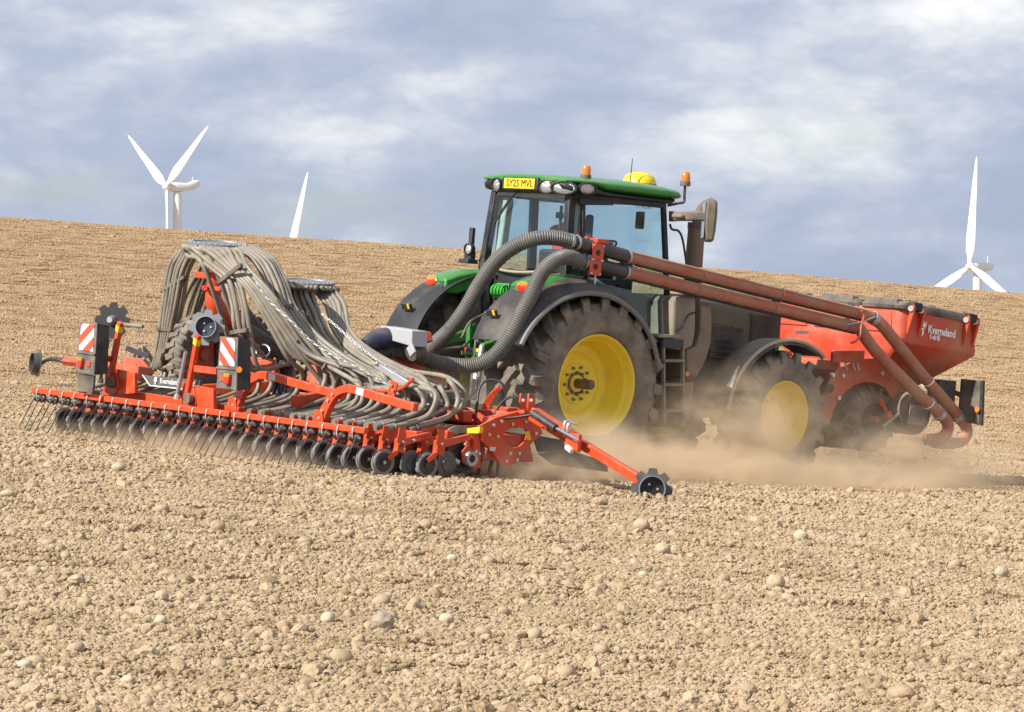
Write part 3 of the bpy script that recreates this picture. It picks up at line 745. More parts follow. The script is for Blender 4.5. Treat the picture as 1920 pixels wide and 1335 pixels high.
# cab glass
def pane(name, poly, th):
    return MB().prism(poly, th).build(name, GLASS, tr, smooth=0)
rw = pane('rear_window', [(-0.245, 0.655, 2.22), (-0.245, -0.655, 2.22), (-0.205, -0.60, 3.05), (-0.205, 0.60, 3.05)], (0.006, 0, 0))
rgw = pane('right_window', [(0.03, -0.765, 1.98), (0.45, -0.775, 1.80), (1.0, -0.80, 1.50), (1.34, -0.80, 1.52), (1.185, -0.715, 3.03), (-0.01, -0.705, 3.03)], (0, 0.006, 0))
qg = pane('rear_quarter_glass', [(-0.15, -0.74, 2.30), (0.0, -0.752, 2.30), (-0.03, -0.702, 3.03), (-0.12, -0.69, 3.03)], (0, 0.006, 0))
pane('left_window', [(0.03, 0.765, 1.98), (0.45, 0.775, 1.80), (1.0, 0.80, 1.50), (1.34, 0.80, 1.52), (1.185, 0.715, 3.03), (-0.01, 0.705, 3.03)], (0, -0.006, 0))
ws = pane('windscreen', [(1.40, -0.76, 1.6), (1.40, 0.76, 1.6), (1.22, 0.69, 3.03), (1.22, -0.69, 3.03)], (-0.006, 0, 0))
# lettering on the windscreen, read from the front and so mirrored from behind
for word, px in (('HERTON', 1047), ('HIRE', 1020)):
    lettering('window_lettering', word, 0.085, INKB, rw, at(px, 376, X=-0.19), (0, 1, 0), (-0.05, 0, 1), sx=1.0, ext=0.001)
lettering('window_lettering', 'NORTH', 0.075, INKB, rgw, Vector((at(1206, 387, Y=-0.70).x, -0.700, at(1206, 387, Y=-0.70).z)), (-1, 0, 0), (0, 0.05, 1), sx=1.0, ext=0.001)
# wiper
wp = [at(974, 357, X=-0.235), at(958, 371, X=-0.255), at(940, 396, X=-0.262), at(925, 420, X=-0.265)]
b = MB(); b.tube([wp[0], wp[1], wp[2]], 0.008, n=6); b.beam(wp[1], wp[3], 0.012, 0.03); b.build('wiper', INK, tr)
# inside the cab
for sd, ww in ((1, 0.10), (-1, 0.06)):
    b = MB(); b.beam((-0.06, sd * 0.62, 2.25), (-0.04, sd * 0.57, 3.02), ww, 0.11, up=(1, 0, 0)); b.build('pillar_trim', TRIM, tr, bev=0.02)
b = MB(); b.box((0.5, 0, 3.06), (1.36, 1.30, 0.03)); b.build('headlining', TRIM, tr)
b = MB(); b.beam(at(1086, 377, Y=-0.735), at(1150, 381, Y=-0.735), 0.02, 0.085, h2=0.05); b.build('window_moulding', BLK, tr, bev=0.008)
b = MB(); b.beam((0.52, 0.70, 1.7), (0.46, 0.69, 3.03), 0.07, 0.10, up=(1, 0, 0)); b.build('left_door_post', CABIN, tr, bev=0.01)
b = MB()
b.box((0.45, 0.0, 2.08), (0.52, 0.52, 0.16)); b.box((0.42, 0, 1.78), (0.3, 0.3, 0.5)); b.build('seat_cushion', CABIN, tr, bev=0.05, seg=3)
b = MB(); b.hexa([(0.14, -0.30, 2.12), (0.26, -0.30, 2.12), (0.26, 0.18, 2.12), (0.14, 0.18, 2.12), (0.06, -0.26, 2.46), (0.15, -0.26, 2.46), (0.15, 0.10, 2.46), (0.06, 0.10, 2.46)]); b.build('seat_back', CABIN, tr, bev=0.04, seg=3)
b = MB(); b.box((1.12, 0, 2.05), (0.25, 0.5, 0.6)); b.tube([(1.05, 0, 2.3), (0.95, 0, 2.52)], 0.04, n=8); b.build('dashboard', CABIN, tr, bev=0.04)
b = MB(); q_ = Matrix.Rotation(rad(-28), 3, 'Y'); b.tube([Vector((0.93, 0, 2.53)) + q_ @ Vector((0.19 * math.cos(t), 0.19 * math.sin(t), 0)) for t in np.linspace(0, 6.283, 25)], 0.014, n=8); b.build('steering_wheel', INK, tr)
b = MB(); b.box((0.55, -0.38, 2.12), (0.5, 0.14, 0.10)); b.beam((0.85, -0.42, 2.10), (0.92, -0.42, 2.35), 0.06, 0.16); b.box((0.93, -0.46, 2.42), (0.04, 0.20, 0.15)); b.tube([(0.8, -0.42, 2.1), (0.83, -0.42, 2.3)], 0.025, n=6); b.build('armrest_console', CABIN, tr, bev=0.015)
b = MB(); b.box(at(1200, 413, X=1.12), (0.03, 0.14, 0.20)); b.build('interior_mirror', GREYP, tr, bev=0.02)
b = MB(); b.box(at(1104, 432, X=0.30), (0.06, 0.11, 0.36)); b.build('headrest_box', CABIN, tr, bev=0.03)  # plain dark box added where the headrest shape shows in the side window
b = MB(); pp = at(1051, 412, X=0.1); b.beam(pp + Vector((0, 0, -0.12)), pp + Vector((0, 0, 0.16)), 0.03, 0.03); b.box(pp + Vector((0, 0.02, 0.05)), (0.04, 0.1, 0.07)); b.build('grab_handle', CABIN, tr, bev=0.008)

# roof
def roof_loft(secs, nx=20, p=0.42):
    b = MB(); R = []
    for x, hw, zb, zt in secs:
        zc_, h_ = (zb + zt) / 2, (zt - zb) / 2
        ring = []
        for k in range(nx * 2):
            a = 2 * math.pi * (k + 0.5) / (nx * 2); c, s_ = math.cos(a), math.sin(a)
            yy = hw * math.copysign(abs(c) ** p, c); zz = zc_ + h_ * math.copysign(abs(s_) ** 0.7, s_)
            if s_ > 0: zz += 0.035 * (1 - (yy / hw) ** 2)
            ring.append(Vector((x, yy, zz)))
        R.append(ring)
    return b.loft(R)
roof = roof_loft([(-0.335, 0.60, 3.215, 3.235), (-0.31, 0.72, 3.200, 3.248), (-0.22, 0.775, 3.195, 3.258), (0.08, 0.80, 3.188, 3.268), (0.26, 0.808, 3.135, 3.276), (0.7, 0.81, 3.125, 3.285), (1.15, 0.80, 3.120, 3.276), (1.40, 0.77, 3.122, 3.256), (1.475, 0.71, 3.14, 3.225), (1.50, 0.6, 3.165, 3.20)]).build('roof', GREEN, tr)
vis = roof_loft([(-0.325, 0.58, 3.175, 3.215), (-0.30, 0.70, 3.12, 3.212), (-0.24, 0.765, 3.085, 3.205), (-0.12, 0.785, 3.07, 3.203), (0.1, 0.792, 3.072, 3.20), (0.26, 0.79, 3.085, 3.15), (0.7, 0.79, 3.08, 3.135), (1.3, 0.76, 3.075, 3.135), (1.42, 0.67, 3.10, 3.15)], p=0.3).build('roof_visor', BLK, tr)
# work lamps in the visor
def lamp(px, py, face, rx, rz, X=None, Y=None, parent=vis):
    c = at(px, py, X=X) if X is not None else at(px, py, Y=Y)
    f = Vector(face).normalized(); up = Vector((0, 0, 1)); sd = up.cross(f).normalized(); up = f.cross(sd)
    b = MB(); R = []
    for sc_, dd in ((1.22, -0.05), (1.22, 0.012), (1.05, 0.016), (1.0, -0.006)):
        R.append([c + f * dd + (sd * rx * math.cos(t) + up * rz * math.sin(t)) * sc_ for t in np.linspace(0, 2 * math.pi, 24, endpoint=False)])
    h = b.loft(R, caps=False).build('work_lamp', BLK, parent)
    b = MB(); R = []
    for sc_, dd in ((1.0, -0.006), (0.7, 0.004), (0.3, 0.008), (0.01, 0.009)):
        R.append([c + f * dd + (sd * rx * math.cos(t) + up * rz * math.sin(t)) * sc_ for t in np.linspace(0, 2 * math.pi, 24, endpoint=False)])
    m = b.loft(R, caps=False).mesh('lens')
    o = place('lens', m, LAMP, h)
    return h
lamp(931, 346, (-1, 0.15, -0.12), 0.080, 0.066, X=-0.345)
lamp(1024.5, 349.5, (-1, -0.15, -0.12), 0.10, 0.066, X=-0.325)
lamp(1057, 352, (-0.9, -0.45, -0.12), 0.135, 0.066, X=-0.285)
lamp(1102, 354, (-0.1, -1, -0.12), 0.105, 0.060, Y=-0.805)
# number plate
pc = at(974.5, 344.0, X=-0.37); pd = Vector((-0.995, 0, -0.1)).normalized()
b = MB(); b.box(pc + Vector((0.035, 0, 0)), (0.07, 0.62, 0.145)); nb_ = b.build('plate_holder', BLKS, vis, bev=0.01)
b = MB(); b.box(pc + Vector((-0.006, 0, 0.0)), (0.008, 0.53, 0.115)); npl = b.build('number_plate', PLATE, nb_, bev=0.003)
lettering('plate_lettering', 'SY25 MVL', 0.118, INK, npl, pc + Vector((-0.0125, -0.01, -0.002)), (0, -1, 0), (0, 0, 1), sx=0.93)
# roof beacons, receiver dome, aerial
def beacon(c, stem=None, label=None):
    c = Vector(c)
    b = MB(); b.lathe([(0.0005, 0), (0.058, 0), (0.062, 0.02), (0.060, 0.055), (0.054, 0.06), (0.0005, 0.06)], c, (0, 0, 1), 20)
    o = b.build('beacon', GREYP, tr)
    if label: o['label'] = label
    b = MB(); b.lathe([(0.0535, 0.06), (0.054, 0.10), (0.050, 0.135), (0.038, 0.158), (0.018, 0.168), (0.0005, 0.170)], c, (0, 0, 1), 20)
    b.build('amber_lens', AMBER, o)
    b = MB(); b.lathe([(0.0005, 0.062), (0.03, 0.065), (0.034, 0.11), (0.026, 0.13), (0.0005, 0.135)], c, (0, 0, 1), 12)
    b.build('reflector', CHROME, o)
    if stem: MB().tube(stem, 0.016, n=8, per=4).build('stem', BLKS, o)
    return o
c1 = at(1098, 337, Y=-0.55); beacon(c1, label='amber beacon on the roof above the number plate side')
c2 = at(1284.5, 349, Y=-0.86); beacon(c2, [c2, c2 + Vector((0, 0, -0.10)), c2 + Vector((0.0, 0.0, -0.18)), c2 + Vector((-0.05, 0.03, -0.20)), (1.24, -0.74, 3.06)], label='amber beacon on a bent stem at the front roof corner')
dc = at(1199, 347, Y=0.0)
b = MB(); b.lathe([(0.0005, -0.06), (0.20, -0.06), (0.205, -0.01), (0.198, 0.02)], dc, (0, 0, 1), 28); dm0 = b.build('receiver_base', GREEND, tr)
b = MB(); b.lathe([(0.20, 0.02), (0.195, 0.05), (0.17, 0.10), (0.12, 0.135), (0.06, 0.15), (0.0005, 0.153)], dc, (0, 0, 1), 28); b.build('receiver_dome', YELD, dm0)
a0 = at(1181, 346, Y=-0.12); a1 = at(1186, 297, Y=-0.12)
b = MB(); b.cyl(a0, a1, 0.008, 0.004, n=6); b.cyl(a0 + Vector((0, 0, -0.02)), a0 + Vector((0, 0, 0.03)), 0.03, 0.015, n=10); b.build('aerial', INK, tr)

# mirror on its arm
mc = at(1331, 414, Y=-1.28)
b = MB(); b.box(at(1275, 406, Y=-0.93), (0.14, 0.20, 0.05)); b.beam(at(1264, 405, Y=-0.86), at(1325, 405, Y=-1.27), 0.07, 0.115)
ma = b.build('mirror_arm', BLKD, tr, bev=0.02)
b = MB(); b.cyl(at(1262, 396, Y=-0.83), at(1262, 415, Y=-0.83), 0.05, n=12); b.build('mirror_hinge', BLKS, ma)
rot = Matrix.Rotation(rad(-34), 3, 'Z') @ Matrix.Rotation(rad(-4), 3, 'X')
b = MB(); R = []
for t, w, d in ((-0.24, 0.05, 0.03), (-0.225, 0.075, 0.05), (-0.10, 0.095, 0.065), (0.10, 0.105, 0.07), (0.21, 0.095, 0.065), (0.24, 0.07, 0.04)):
    R.append([mc + rot @ Vector((d * sx, w * sy, t)) for sx, sy in ((-1, -0.8), (-0.8, -1), (0.6, -1), (1, -0.6), (1, 0.6), (0.6, 1), (-0.8, 1), (-1, 0.8))])
mb_ = b.loft(R).build('mirror_housing', mat('dusty mirror', (0.07, 0.065, 0.05), 0.6, dust=0.55, dscale=3, dustcol=(0.25, 0.20, 0.13)), ma, bev=0.01)
b = MB(); b.prism([mc + rot @ Vector((-0.075, y_, z_)) for y_, z_ in ((-0.085, -0.20), (0.085, -0.20), (0.09, 0.20), (-0.09, 0.20))], rot @ Vector((-0.003, 0, 0))); b.build('mirror_glass', CHROME, ma)
b = MB(); b.tube([at(1256, 420, Y=-0.80), at(1260, 430, Y=-0.82), at(1272, 433, Y=-0.84), at(1280, 450, Y=-0.84), at(1288, 500, Y=-0.82)], 0.014, n=8, per=4); b.build('grab_rail', BLKS, tr)

# rear mudguards
FEND = mat('dusty mudguard', (0.024, 0.025, 0.030), 0.45, dust=0.30, dscale=2.2, dustcol=(0.24, 0.185, 0.13), up=0.30)
def fender(sd):
    b = MB(); R = []
    cx, cz = -0.20, 1.02
    sec = [(0.50, 0.10), (0.64, 0.13), (0.86, 0.135), (1.02, 0.115), (1.12, 0.07), (1.19, -0.01), (1.205, -0.06)]
    inner = [(y_, d - 0.018) for y_, d in sec[::-1]]
    inner[0] = (1.188, -0.056)
    for a in np.linspace(rad(10), rad(160), 34):
        tq = (a - rad(90)) / rad(70)
        wdt = 1.0 - 0.07 * max(0, tq - 0.55) ** 1.3
        ring = []
        for y_, d in sec + inner:
            yy = 0.50 + (y_ - 0.50) * wdt
            rr = 1.005 + d * (1 - 0.25 * abs(tq) ** 3)
            ring.append(Vector((cx + rr * 1.10 * math.cos(a), sd * yy, cz + rr * math.sin(a))))
        R.append(ring)
    return b.loft(R).build('rear_mudguard', BLK if sd > 0 else FEND, tr, smooth=50)
LIPM = mat('worn mudguard lip', (0.15, 0.15, 0.15), 0.55, dust=0.25, dscale=5, dustcol=(0.28, 0.23, 0.17))
for sd in (-1, 1):
    fd = fender(sd)
    MB().tube([Vector((-0.20 + (1.005 - 0.035) * 1.10 * math.cos(a), sd * (0.50 + 0.712 * (1.0 - 0.07 * max(0, (a - rad(90)) / rad(70) - 0.55) ** 1.3)), 1.02 + (1.005 - 0.035) * math.sin(a))) for a in np.linspace(rad(11), rad(159), 40)], 0.030, n=8).build('mudguard_lip', LIPM, fd)
    fd['label'] = 'black plastic mudguard over the %s rear wheel' % ('right' if sd < 0 else 'left')
    # green shoulder with tail lamp
    b = MB(); R = []
    for x, y0, y1, zb, zt in ((-0.90, 0.60, 0.86, 1.92, 1.98), (-0.87, 0.56, 0.94, 1.88, 2.05), (-0.72, 0.53, 0.98, 1.88, 2.11), (-0.5, 0.52, 0.98, 1.95, 2.155), (-0.2, 0.52, 0.96, 2.0, 2.18), (0.15, 0.52, 0.90, 2.0, 2.165), (0.45, 0.52, 0.80, 1.95, 2.08)):
        ring = [(y0, zb), (y1, zb), (y1 + 0.01, zt - 0.07), (y1 - 0.04, zt - 0.015), (y1 - 0.10, zt), (y0 + 0.05, zt), (y0, zt - 0.03)]
        R.append([Vector((x, sd * y_, z_)) for y_, z_ in ring])
    sh = b.loft(R).build('green_shoulder', GREEN, tr, bev=0.015, seg=3)
    tc_ = Vector((-0.895, sd * 0.80, 2.005))
    f = Vector((-1, 0, 0.25)).normalized(); s2 = Vector((0, 1, 0)); u2 = f.cross(s2)
    b = MB(); R = []
    for sc_, dd in ((1.0, -0.03), (1.0, 0.008), (0.75, 0.02), (0.02, 0.026)):
        R.append([tc_ + f * dd + (s2 * 0.10 * math.cos(t) + u2 * 0.058 * math.sin(t)) * sc_ for t in np.linspace(0, 2 * math.pi, 24, endpoint=False)])
    tl = b.loft(R, caps=False).build('tail_lamp', LENS_R, sh)
    b = MB(); R = []
    for sc_, dd in ((1.015, 0.0), (1.015, 0.0115), (0.765, 0.0235), (0.1, 0.0275)):
        R.append([tc_ + f * dd + (s2 * 0.10 * math.cos(t) - u2 * 0.058 * math.sin(t)) * sc_ for t in np.linspace(0.25, math.pi - 0.25, 14)])
    b.loft(R, caps=False, close=False).build('indicator_lens', LENS_O, sh)
    b = MB(); b.prism([(-0.905, sd * 0.59, 1.93), (-0.905, sd * 0.68, 1.93), (-0.885, sd * 0.68, 2.01), (-0.885, sd * 0.59, 2.01)], (-0.006, 0, 0)); b.build('reflector_patch', CABIN, sh)
    # socket plate on the mudguard
    a = rad(146); pr = Vector((-0.20 + 1.14 * 1.10 * math.cos(a), sd * 0.75, 1.02 + 1.14 * math.sin(a)))
    b = MB(); b.box(pr + Vector((-0.03, 0, 0.03)), (0.03, 0.16, 0.07), Matrix.Rotation(rad(-25), 3, 'Y')); so = b.build('switch_plate', BLKS, fd)
    b = MB(); b.box(pr + Vector((-0.048, -0.05, 0.035)), (0.012, 0.035, 0.055), Matrix.Rotation(rad(-25), 3, 'Y')); b.build('switch', STICK, fd)
# work lamp standing on the left shoulder
lc = at(878, 485, X=-0.35)
b = MB(); b.box(lc + Vector((0, 0, -0.03)), (0.16, 0.17, 0.05)); b.box(lc + Vector((0.02, 0, 0.03)), (0.08, 0.12, 0.12)); b.beam(lc + Vector((0.03, 0, 0.05)), lc + Vector((0.03, 0, 0.36)), 0.06, 0.05)
lb_ = b.build('lamp_bracket', BLKS, tr, bev=0.008)
lamp(878, 467, (-1, -0.1, 0.0), 0.055, 0.055, X=-0.38, parent=lb_)

# front mudguard over the right and left front wheels
for sd in (-1, 1):
    b = MB(); R = []
    cx, cz = FW[0] + 0.03, FW[2] - 0.03
    for a in np.linspace(rad(55), rad(176), 22):
        rr = 0.90
        ring = []
        for y_, d in ((0.82, 0.0), (0.90, 0.03), (1.18, 0.035), (1.245, 0.015), (1.275, -0.03), (1.262, -0.032), (1.235, -0.003), (1.17, 0.018), (0.90, 0.012), (0.83, -0.015)):
            ring.append(Vector((cx + (rr + d) * math.cos(a) * 1.03, sd * y_, cz + (rr + d) * math.sin(a))))
        R.append(ring)
    fm = b.loft(R).build('front_mudguard', FENDF, tr, smooth=50)
    fm['label'] = 'black mudguard with dusty rim over the %s front wheel' % ('right' if sd < 0 else 'left')
    b = MB(); b.tube([Vector((cx + 0.925 * math.cos(a) * 1.03, sd * 1.252, cz + 0.925 * math.sin(a))) for a in np.linspace(rad(55), rad(176), 26)], 0.022, n=8)
    b.build('mudguard_rib', mat('dusty mudguard rim', (0.10, 0.095, 0.09), 0.6, dust=0.85, dustcol=(0.42, 0.34, 0.25)) if sd < 0 else MATS['dusty mudguard rim'], fm)
MB().beam((FW[0], -0.7, 1.0), (FW[0], -1.0, 1.60), 0.06, 0.05).beam((FW[0], 0.7, 1.0), (FW[0], 1.0, 1.60), 0.06, 0.05).build('mudguard_stay', BLKS, tr)

# tank, ladder and tool locker on the right side
b = MB()
Yt = -1.02
lk = [(1264, 566), (1270, 556), (1300, 553), (1306, 558), (1305, 622), (1300, 650), (1285, 657), (1262, 655)]
P = [at(x, y_, Y=Yt) for x, y_ in lk]
R = [[p + Vector((0, 0.40, 0)) for p in P], [p + Vector((0, 0.03, 0)) for p in P]]
cen = sum(P, Vector()) / len(P)
R.append([cen + (p - cen) * 0.93 for p in P])
lk_o = b.loft(R).build('side_locker', FUEL, tr, bev=0.02, seg=3)
b = MB(); b.tube([at(1304, 585, Y=Yt - 0.012), at(1290, 592, Y=Yt - 0.014), at(1280, 612, Y=Yt - 0.016), at(1268, 622, Y=Yt - 0.012)], 0.008, n=6, per=5); b.build('cable', INK, lk_o)
b = MB()
tk = [(1310, 566), (1330, 568), (1332, 590), (1330, 640), (1322, 670), (1312, 695), (1300, 712), (1284, 708), (1280, 690), (1282, 656), (1300, 650), (1308, 620)]
P = [at(x, y_, Y=-0.96) for x, y_ in tk]
cen = sum(P, Vector()) / len(P)
b.loft([[p + Vector((0, 0.42, 0)) for p in P], P, [cen + (p - cen) * 0.9 + Vector((0, -0.05, 0)) for p in P]])
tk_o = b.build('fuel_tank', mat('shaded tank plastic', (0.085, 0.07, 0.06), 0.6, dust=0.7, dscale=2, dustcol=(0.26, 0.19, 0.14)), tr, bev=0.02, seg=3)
pr = at(1289, 701, Y=-1.03); b = MB(); b.cyl(pr + Vector((0, 0.05, 0)), pr, 0.032, n=16); b.build('amber_reflector', LENS_O, tk_o)
b = MB()
LY = -1.18
LDM = mat('dusty grey ladder', (0.13, 0.13, 0.11), 0.6, dust=0.55, dscale=3, dustcol=(0.27, 0.23, 0.165))
for x0, x1 in ((1243, 1248), (1279, 1284)):
    b.beam(at(x0, 640, Y=LY + 0.05), at(x1 - 3, 795, Y=LY - 0.03), 0.03, 0.05, up=(0, 1, 0))
ld = b.build('ladder', LDM, tr, bev=0.005)
for k, yy in enumerate((674, 719, 768)):
    b = MB(); p0, p1_ = at(1245, yy, Y=LY), at(1283, yy, Y=LY); b.hexa([p0 + Vector((0, -0.02, -0.03)), p1_ + Vector((0, -0.02, -0.03)), p1_ + Vector((0, 0.16, -0.03)), p0 + Vector((0, 0.16, -0.03)), p0 + Vector((0, -0.02, 0)), p1_ + Vector((0, -0.02, 0)), p1_ + Vector((0, 0.16, 0)), p0 + Vector((0, 0.16, 0))]); b.build('rung', LDM, ld, bev=0.006)
p0, p1_ = at(1236, 628, Y=LY), at(1278, 629, Y=LY)
b = MB(); b.hexa([p0 + Vector((0, 0, -0.03)), p1_ + Vector((0, 0, -0.03)), p1_ + Vector((0, 0.42, -0.03)), p0 + Vector((0, 0.42, -0.03)), p0, p1_, p1_ + Vector((0, 0.42, 0)), p0 + Vector((0, 0.42, 0))]); b.build('step_platform', mat('dusty step', (0.10, 0.14, 0.08), 0.6, dust=0.6, dustcol=(0.30, 0.27, 0.19)), ld, bev=0.006)
b = MB(); q0, q1 = at(1243, 637, Y=LY + 0.02), at(1280, 651, Y=LY + 0.02); b.box((q0 + q1) / 2, (abs(q1.x - q0.x), 0.02, 0.10)); b.build('step_panel', CABIN, ld)
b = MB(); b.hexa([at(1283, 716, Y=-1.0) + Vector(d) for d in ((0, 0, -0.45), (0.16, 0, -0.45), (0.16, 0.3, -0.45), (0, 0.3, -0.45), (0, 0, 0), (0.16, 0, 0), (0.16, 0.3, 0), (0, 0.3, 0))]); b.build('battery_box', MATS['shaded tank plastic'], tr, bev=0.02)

# rear linkage and hydraulics
b = MB()
b.box((-0.48, 0, 0.95), (0.42, 0.52, 0.75)); b.box((-0.45, 0, 1.38), (0.34, 0.72, 0.20)); b.build('rear_housing', GREYP, tr, bev=0.04)
for sd in (-1, 1):
    b = MB(); b.beam((-0.50, sd * 0.40, 1.45), (-1.10, sd * 0.42, 1.30), 0.07, 0.15, h2=0.09); b.beam((-0.5, sd * 0.40, 1.30), (-0.5, sd * 0.40, 1.52), 0.09, 0.2); b.build('lift_arm', GREEN, tr, bev=0.02)
    b = MB(); b.cyl((-1.10, sd * 0.43, 1.32), (-1.22, sd * 0.47, 0.72), 0.035, n=10); b.cyl((-1.13, sd * 0.44, 1.15), (-1.19, sd * 0.46, 0.85), 0.05, n=10); b.build('lift_rod', STEEL if sd < 0 else GREEN, tr)
    b = MB(); b.beam((-0.40, sd * 0.38, 0.62), (-1.35, sd * 0.48, 0.62), 0.06, 0.11); b.build('lower_link', GREEN, tr, bev=0.02)
b = MB(); b.cyl((-0.55, 0.0, 1.35), (-1.0, 0.0, 1.28), 0.045, n=12); b.cyl((-1.0, 0, 1.28), (-1.6, 0, 1.18), 0.028, n=10); b.build('top_link', BLKD, tr)
# remote valve block with coloured band
vb = at(895, 652, X=-0.95)
b = MB(); b.box(vb + Vector((0.0, 0, -0.05)), (0.14, 0.42, 0.10)); b.box(vb + Vector((0.02, 0.14, 0.12)), (0.10, 0.10, 0.30)); b.box(vb + Vector((0.05, -0.08, 0.18)), (0.12, 0.16, 0.22)); vbo = b.build('valve_bracket', GREEN, tr, bev=0.02)
for k, c_ in enumerate(((0.7, 0.05, 0.03), (0.05, 0.2, 0.6), (0.75, 0.3, 0.02), (0.8, 0.6, 0.03))):
    b = MB(); b.box(vb + Vector((-0.074, 0.11 - 0.07 * k, -0.025)), (0.004, 0.068, 0.035)); b.build('colour_tab', mat('tab colour %s' % 'red blue orange yellow'.split()[k], c_, 0.5), vbo)
# four green couplers
cp = at(941, 545, X=-0.52)
for k in range(4):
    b = MB(); o_ = cp + Vector((0.0, 0.10 - 0.055 * k, 0.01))
    b.tube([o_ + Vector((0.08, 0, 0.05)), o_ + Vector((0, 0, 0.05)), o_ + Vector((-0.06, 0, 0.02)), o_ + Vector((-0.06, 0, -0.05)), o_ + Vector((0.02, 0, -0.07))], 0.016, n=8, per=4)
    b.box(o_ + Vector((0.07, 0, 0.02)), (0.10, 0.045, 0.11)); b.build('hydraulic_coupler', mat('bright green coupler', (0.05, 0.36, 0.04), 0.4) if k == 0 else MATS['bright green coupler'], tr, bev=0.006)
b = MB(); b.tube([cp + Vector((0.06, 0, -0.05)), cp + Vector((0.10, 0.02, -0.20)), cp + Vector((0.06, 0.06, -0.38))], 0.05, n=10, per=4); b.build('coupler_pipe', MATS['bright green coupler'], tr)
HYD = mat('hydraulic hose', (0.05, 0.045, 0.04), 0.5, dust=0.55, dscale=6, dustcol=(0.30, 0.23, 0.15))
for L_ in ([(930, 575, -0.6), (905, 590, -0.8), (880, 605, -1.0), (865, 635, -1.1)], [(935, 580, -0.6), (912, 598, -0.85), (895, 625, -1.05), (890, 660, -1.1), (888, 690, -1.1)], [(945, 570, -0.55), (920, 605, -0.8), (902, 640, -1.0), (897, 680, -1.15), (893, 700, -1.2)],
           [(938, 572, -0.6), (926, 582, -0.7), (910, 586, -0.75), (900, 610, -0.8)], [(900, 700, -1.2), (890, 735, -1.35), (870, 750, -1.5), (850, 765, -1.7)], [(928, 590, -0.6), (905, 620, -0.9), (880, 640, -1.05), (872, 650, -1.15)]):
    MB().tube([at(x, y_, X=X_) for x, y_, X_ in L_], 0.013, n=8, per=6).build('hydraulic_hose', HYD, tr)
# rear corner ducts beside the window
b = MB(); b.tube([(-0.26, -0.58, 1.5), (-0.27, -0.60, 1.85), (-0.26, -0.62, 2.15)], 0.045, n=10); b.build('cab_duct', BLK, tr)
b = MB(); b.tube([(-0.30, 0.48, 1.35), (-0.31, 0.50, 1.75), (-0.30, 0.52, 2.10)], 0.06, n=12); b.build('cab_duct', BLK, tr)

# ------------------------------------------------------------------ the driver
dr = thing('person', 'driver in a red jacket sitting in the tractor cab', 'person', (0.45, 0.05, 2.16))
def skinned(name, nodes, edges, mt, parent, sub=2):
    me = bpy.data.meshes.new(name); me.from_pydata([n[0] for n in nodes], edges, [])
    o = place(name, me, mt, parent)
    sk = o.modifiers.new('skin', 'SKIN'); sk.use_smooth_shade = True
    for i, n in enumerate(nodes):
        r = n[1]; me.skin_vertices[0].data[i].radius = (r, r) if not hasattr(r, '__len__') else r
    me.skin_vertices[0].data[0].use_root = True
    s = o.modifiers.new('sub', 'SUBSURF'); s.levels = sub; s.render_levels = sub
    return o
hx, hy, hz = 0.26, -0.06, 0.24
nodes = [((hx + .10, hy, hz + 1.98), .15), ((hx + .10, hy, hz + 2.2), .14), ((hx + .12, hy, hz + 2.42), .13), ((hx + .14, hy, hz + 2.56), .055), ((hx + .165, hy, hz + 2.66), (.075, .085)), ((hx + .175, hy, hz + 2.76), (.085, .095)), ((hx + .17, hy, hz + 2.83), (.06, .07)),
         ((hx + .12, hy + .23, hz + 2.44), .075), ((hx + .28, hy + .26, hz + 2.20), .048), ((hx + .50, hy + .16, hz + 2.30), .034), ((hx + .585, hy + .13, hz + 2.34), .026),
         ((hx + .12, hy - .23, hz + 2.44), .075), ((hx + .28, hy - .28, hz + 2.20), .048), ((hx + .50, hy - .18, hz + 2.30), .034), ((hx + .585, hy - .15, hz + 2.34), .026),
         ((hx + .14, hy + .1, hz + 1.97), .09), ((hx + .55, hy + .14, hz + 2.00), .07), ((hx + .68, hy + .14, hz + 1.62), .045), ((hx + .80, hy + .14, hz + 1.55), .04),
         ((hx + .14, hy - .1, hz + 1.97), .09), ((hx + .55, hy - .14, hz + 2.00), .07), ((hx + .68, hy - .14, hz + 1.62), .045), ((hx + .80, hy - .14, hz + 1.55), .04)]
edges = [(0, 1), (1, 2), (2, 3), (3, 4), (4, 5), (5, 6), (2, 7), (7, 8), (8, 9), (9, 10), (2, 11), (11, 12), (12, 13), (13, 14), (0, 15), (15, 16), (16, 17), (17, 18), (0, 19), (19, 20), (20, 21), (21, 22)]
body = skinned('body', nodes, edges, SKIN, dr)
for sy in (1, -1):                    # five fingers curled round the wheel rim
    for k in range(5):
        w0 = Vector((hx + .585, hy + sy * (0.135 + 0.0), hz + 2.34))
        if k < 4: P_ = [w0 + Vector((0.0, 0.018 * (k - 1.5), 0.0)), w0 + Vector((0.045, 0.019 * (k - 1.5), 0.022)), w0 + Vector((0.068, 0.019 * (k - 1.5), -0.004)), w0 + Vector((0.050, 0.019 * (k - 1.5), -0.022))]
        else: P_ = [w0 + Vector((-0.01, -sy * 0.02, 0.0)), w0 + Vector((0.02, -sy * 0.045, -0.005)), w0 + Vector((0.045, -sy * 0.045, -0.018))]
        MB().tube(P_, [0.010, 0.0095, 0.009, 0.007], n=7, per=3).build('finger', SKIN, body)
jn = [(n[0], (n[1] * 1.14 + 0.008) if not hasattr(n[1], '__len__') else n[1]) for n in nodes]
skinned('jacket', [jn[i] for i in (0, 1, 2, 7, 8, 9, 11, 12, 13)] + [((hx + .135, hy, hz + 2.53), .095)], [(0, 1), (1, 2), (2, 3), (3, 4), (4, 5), (2, 6), (6, 7), (7, 8), (2, 9)], JACKET, dr)
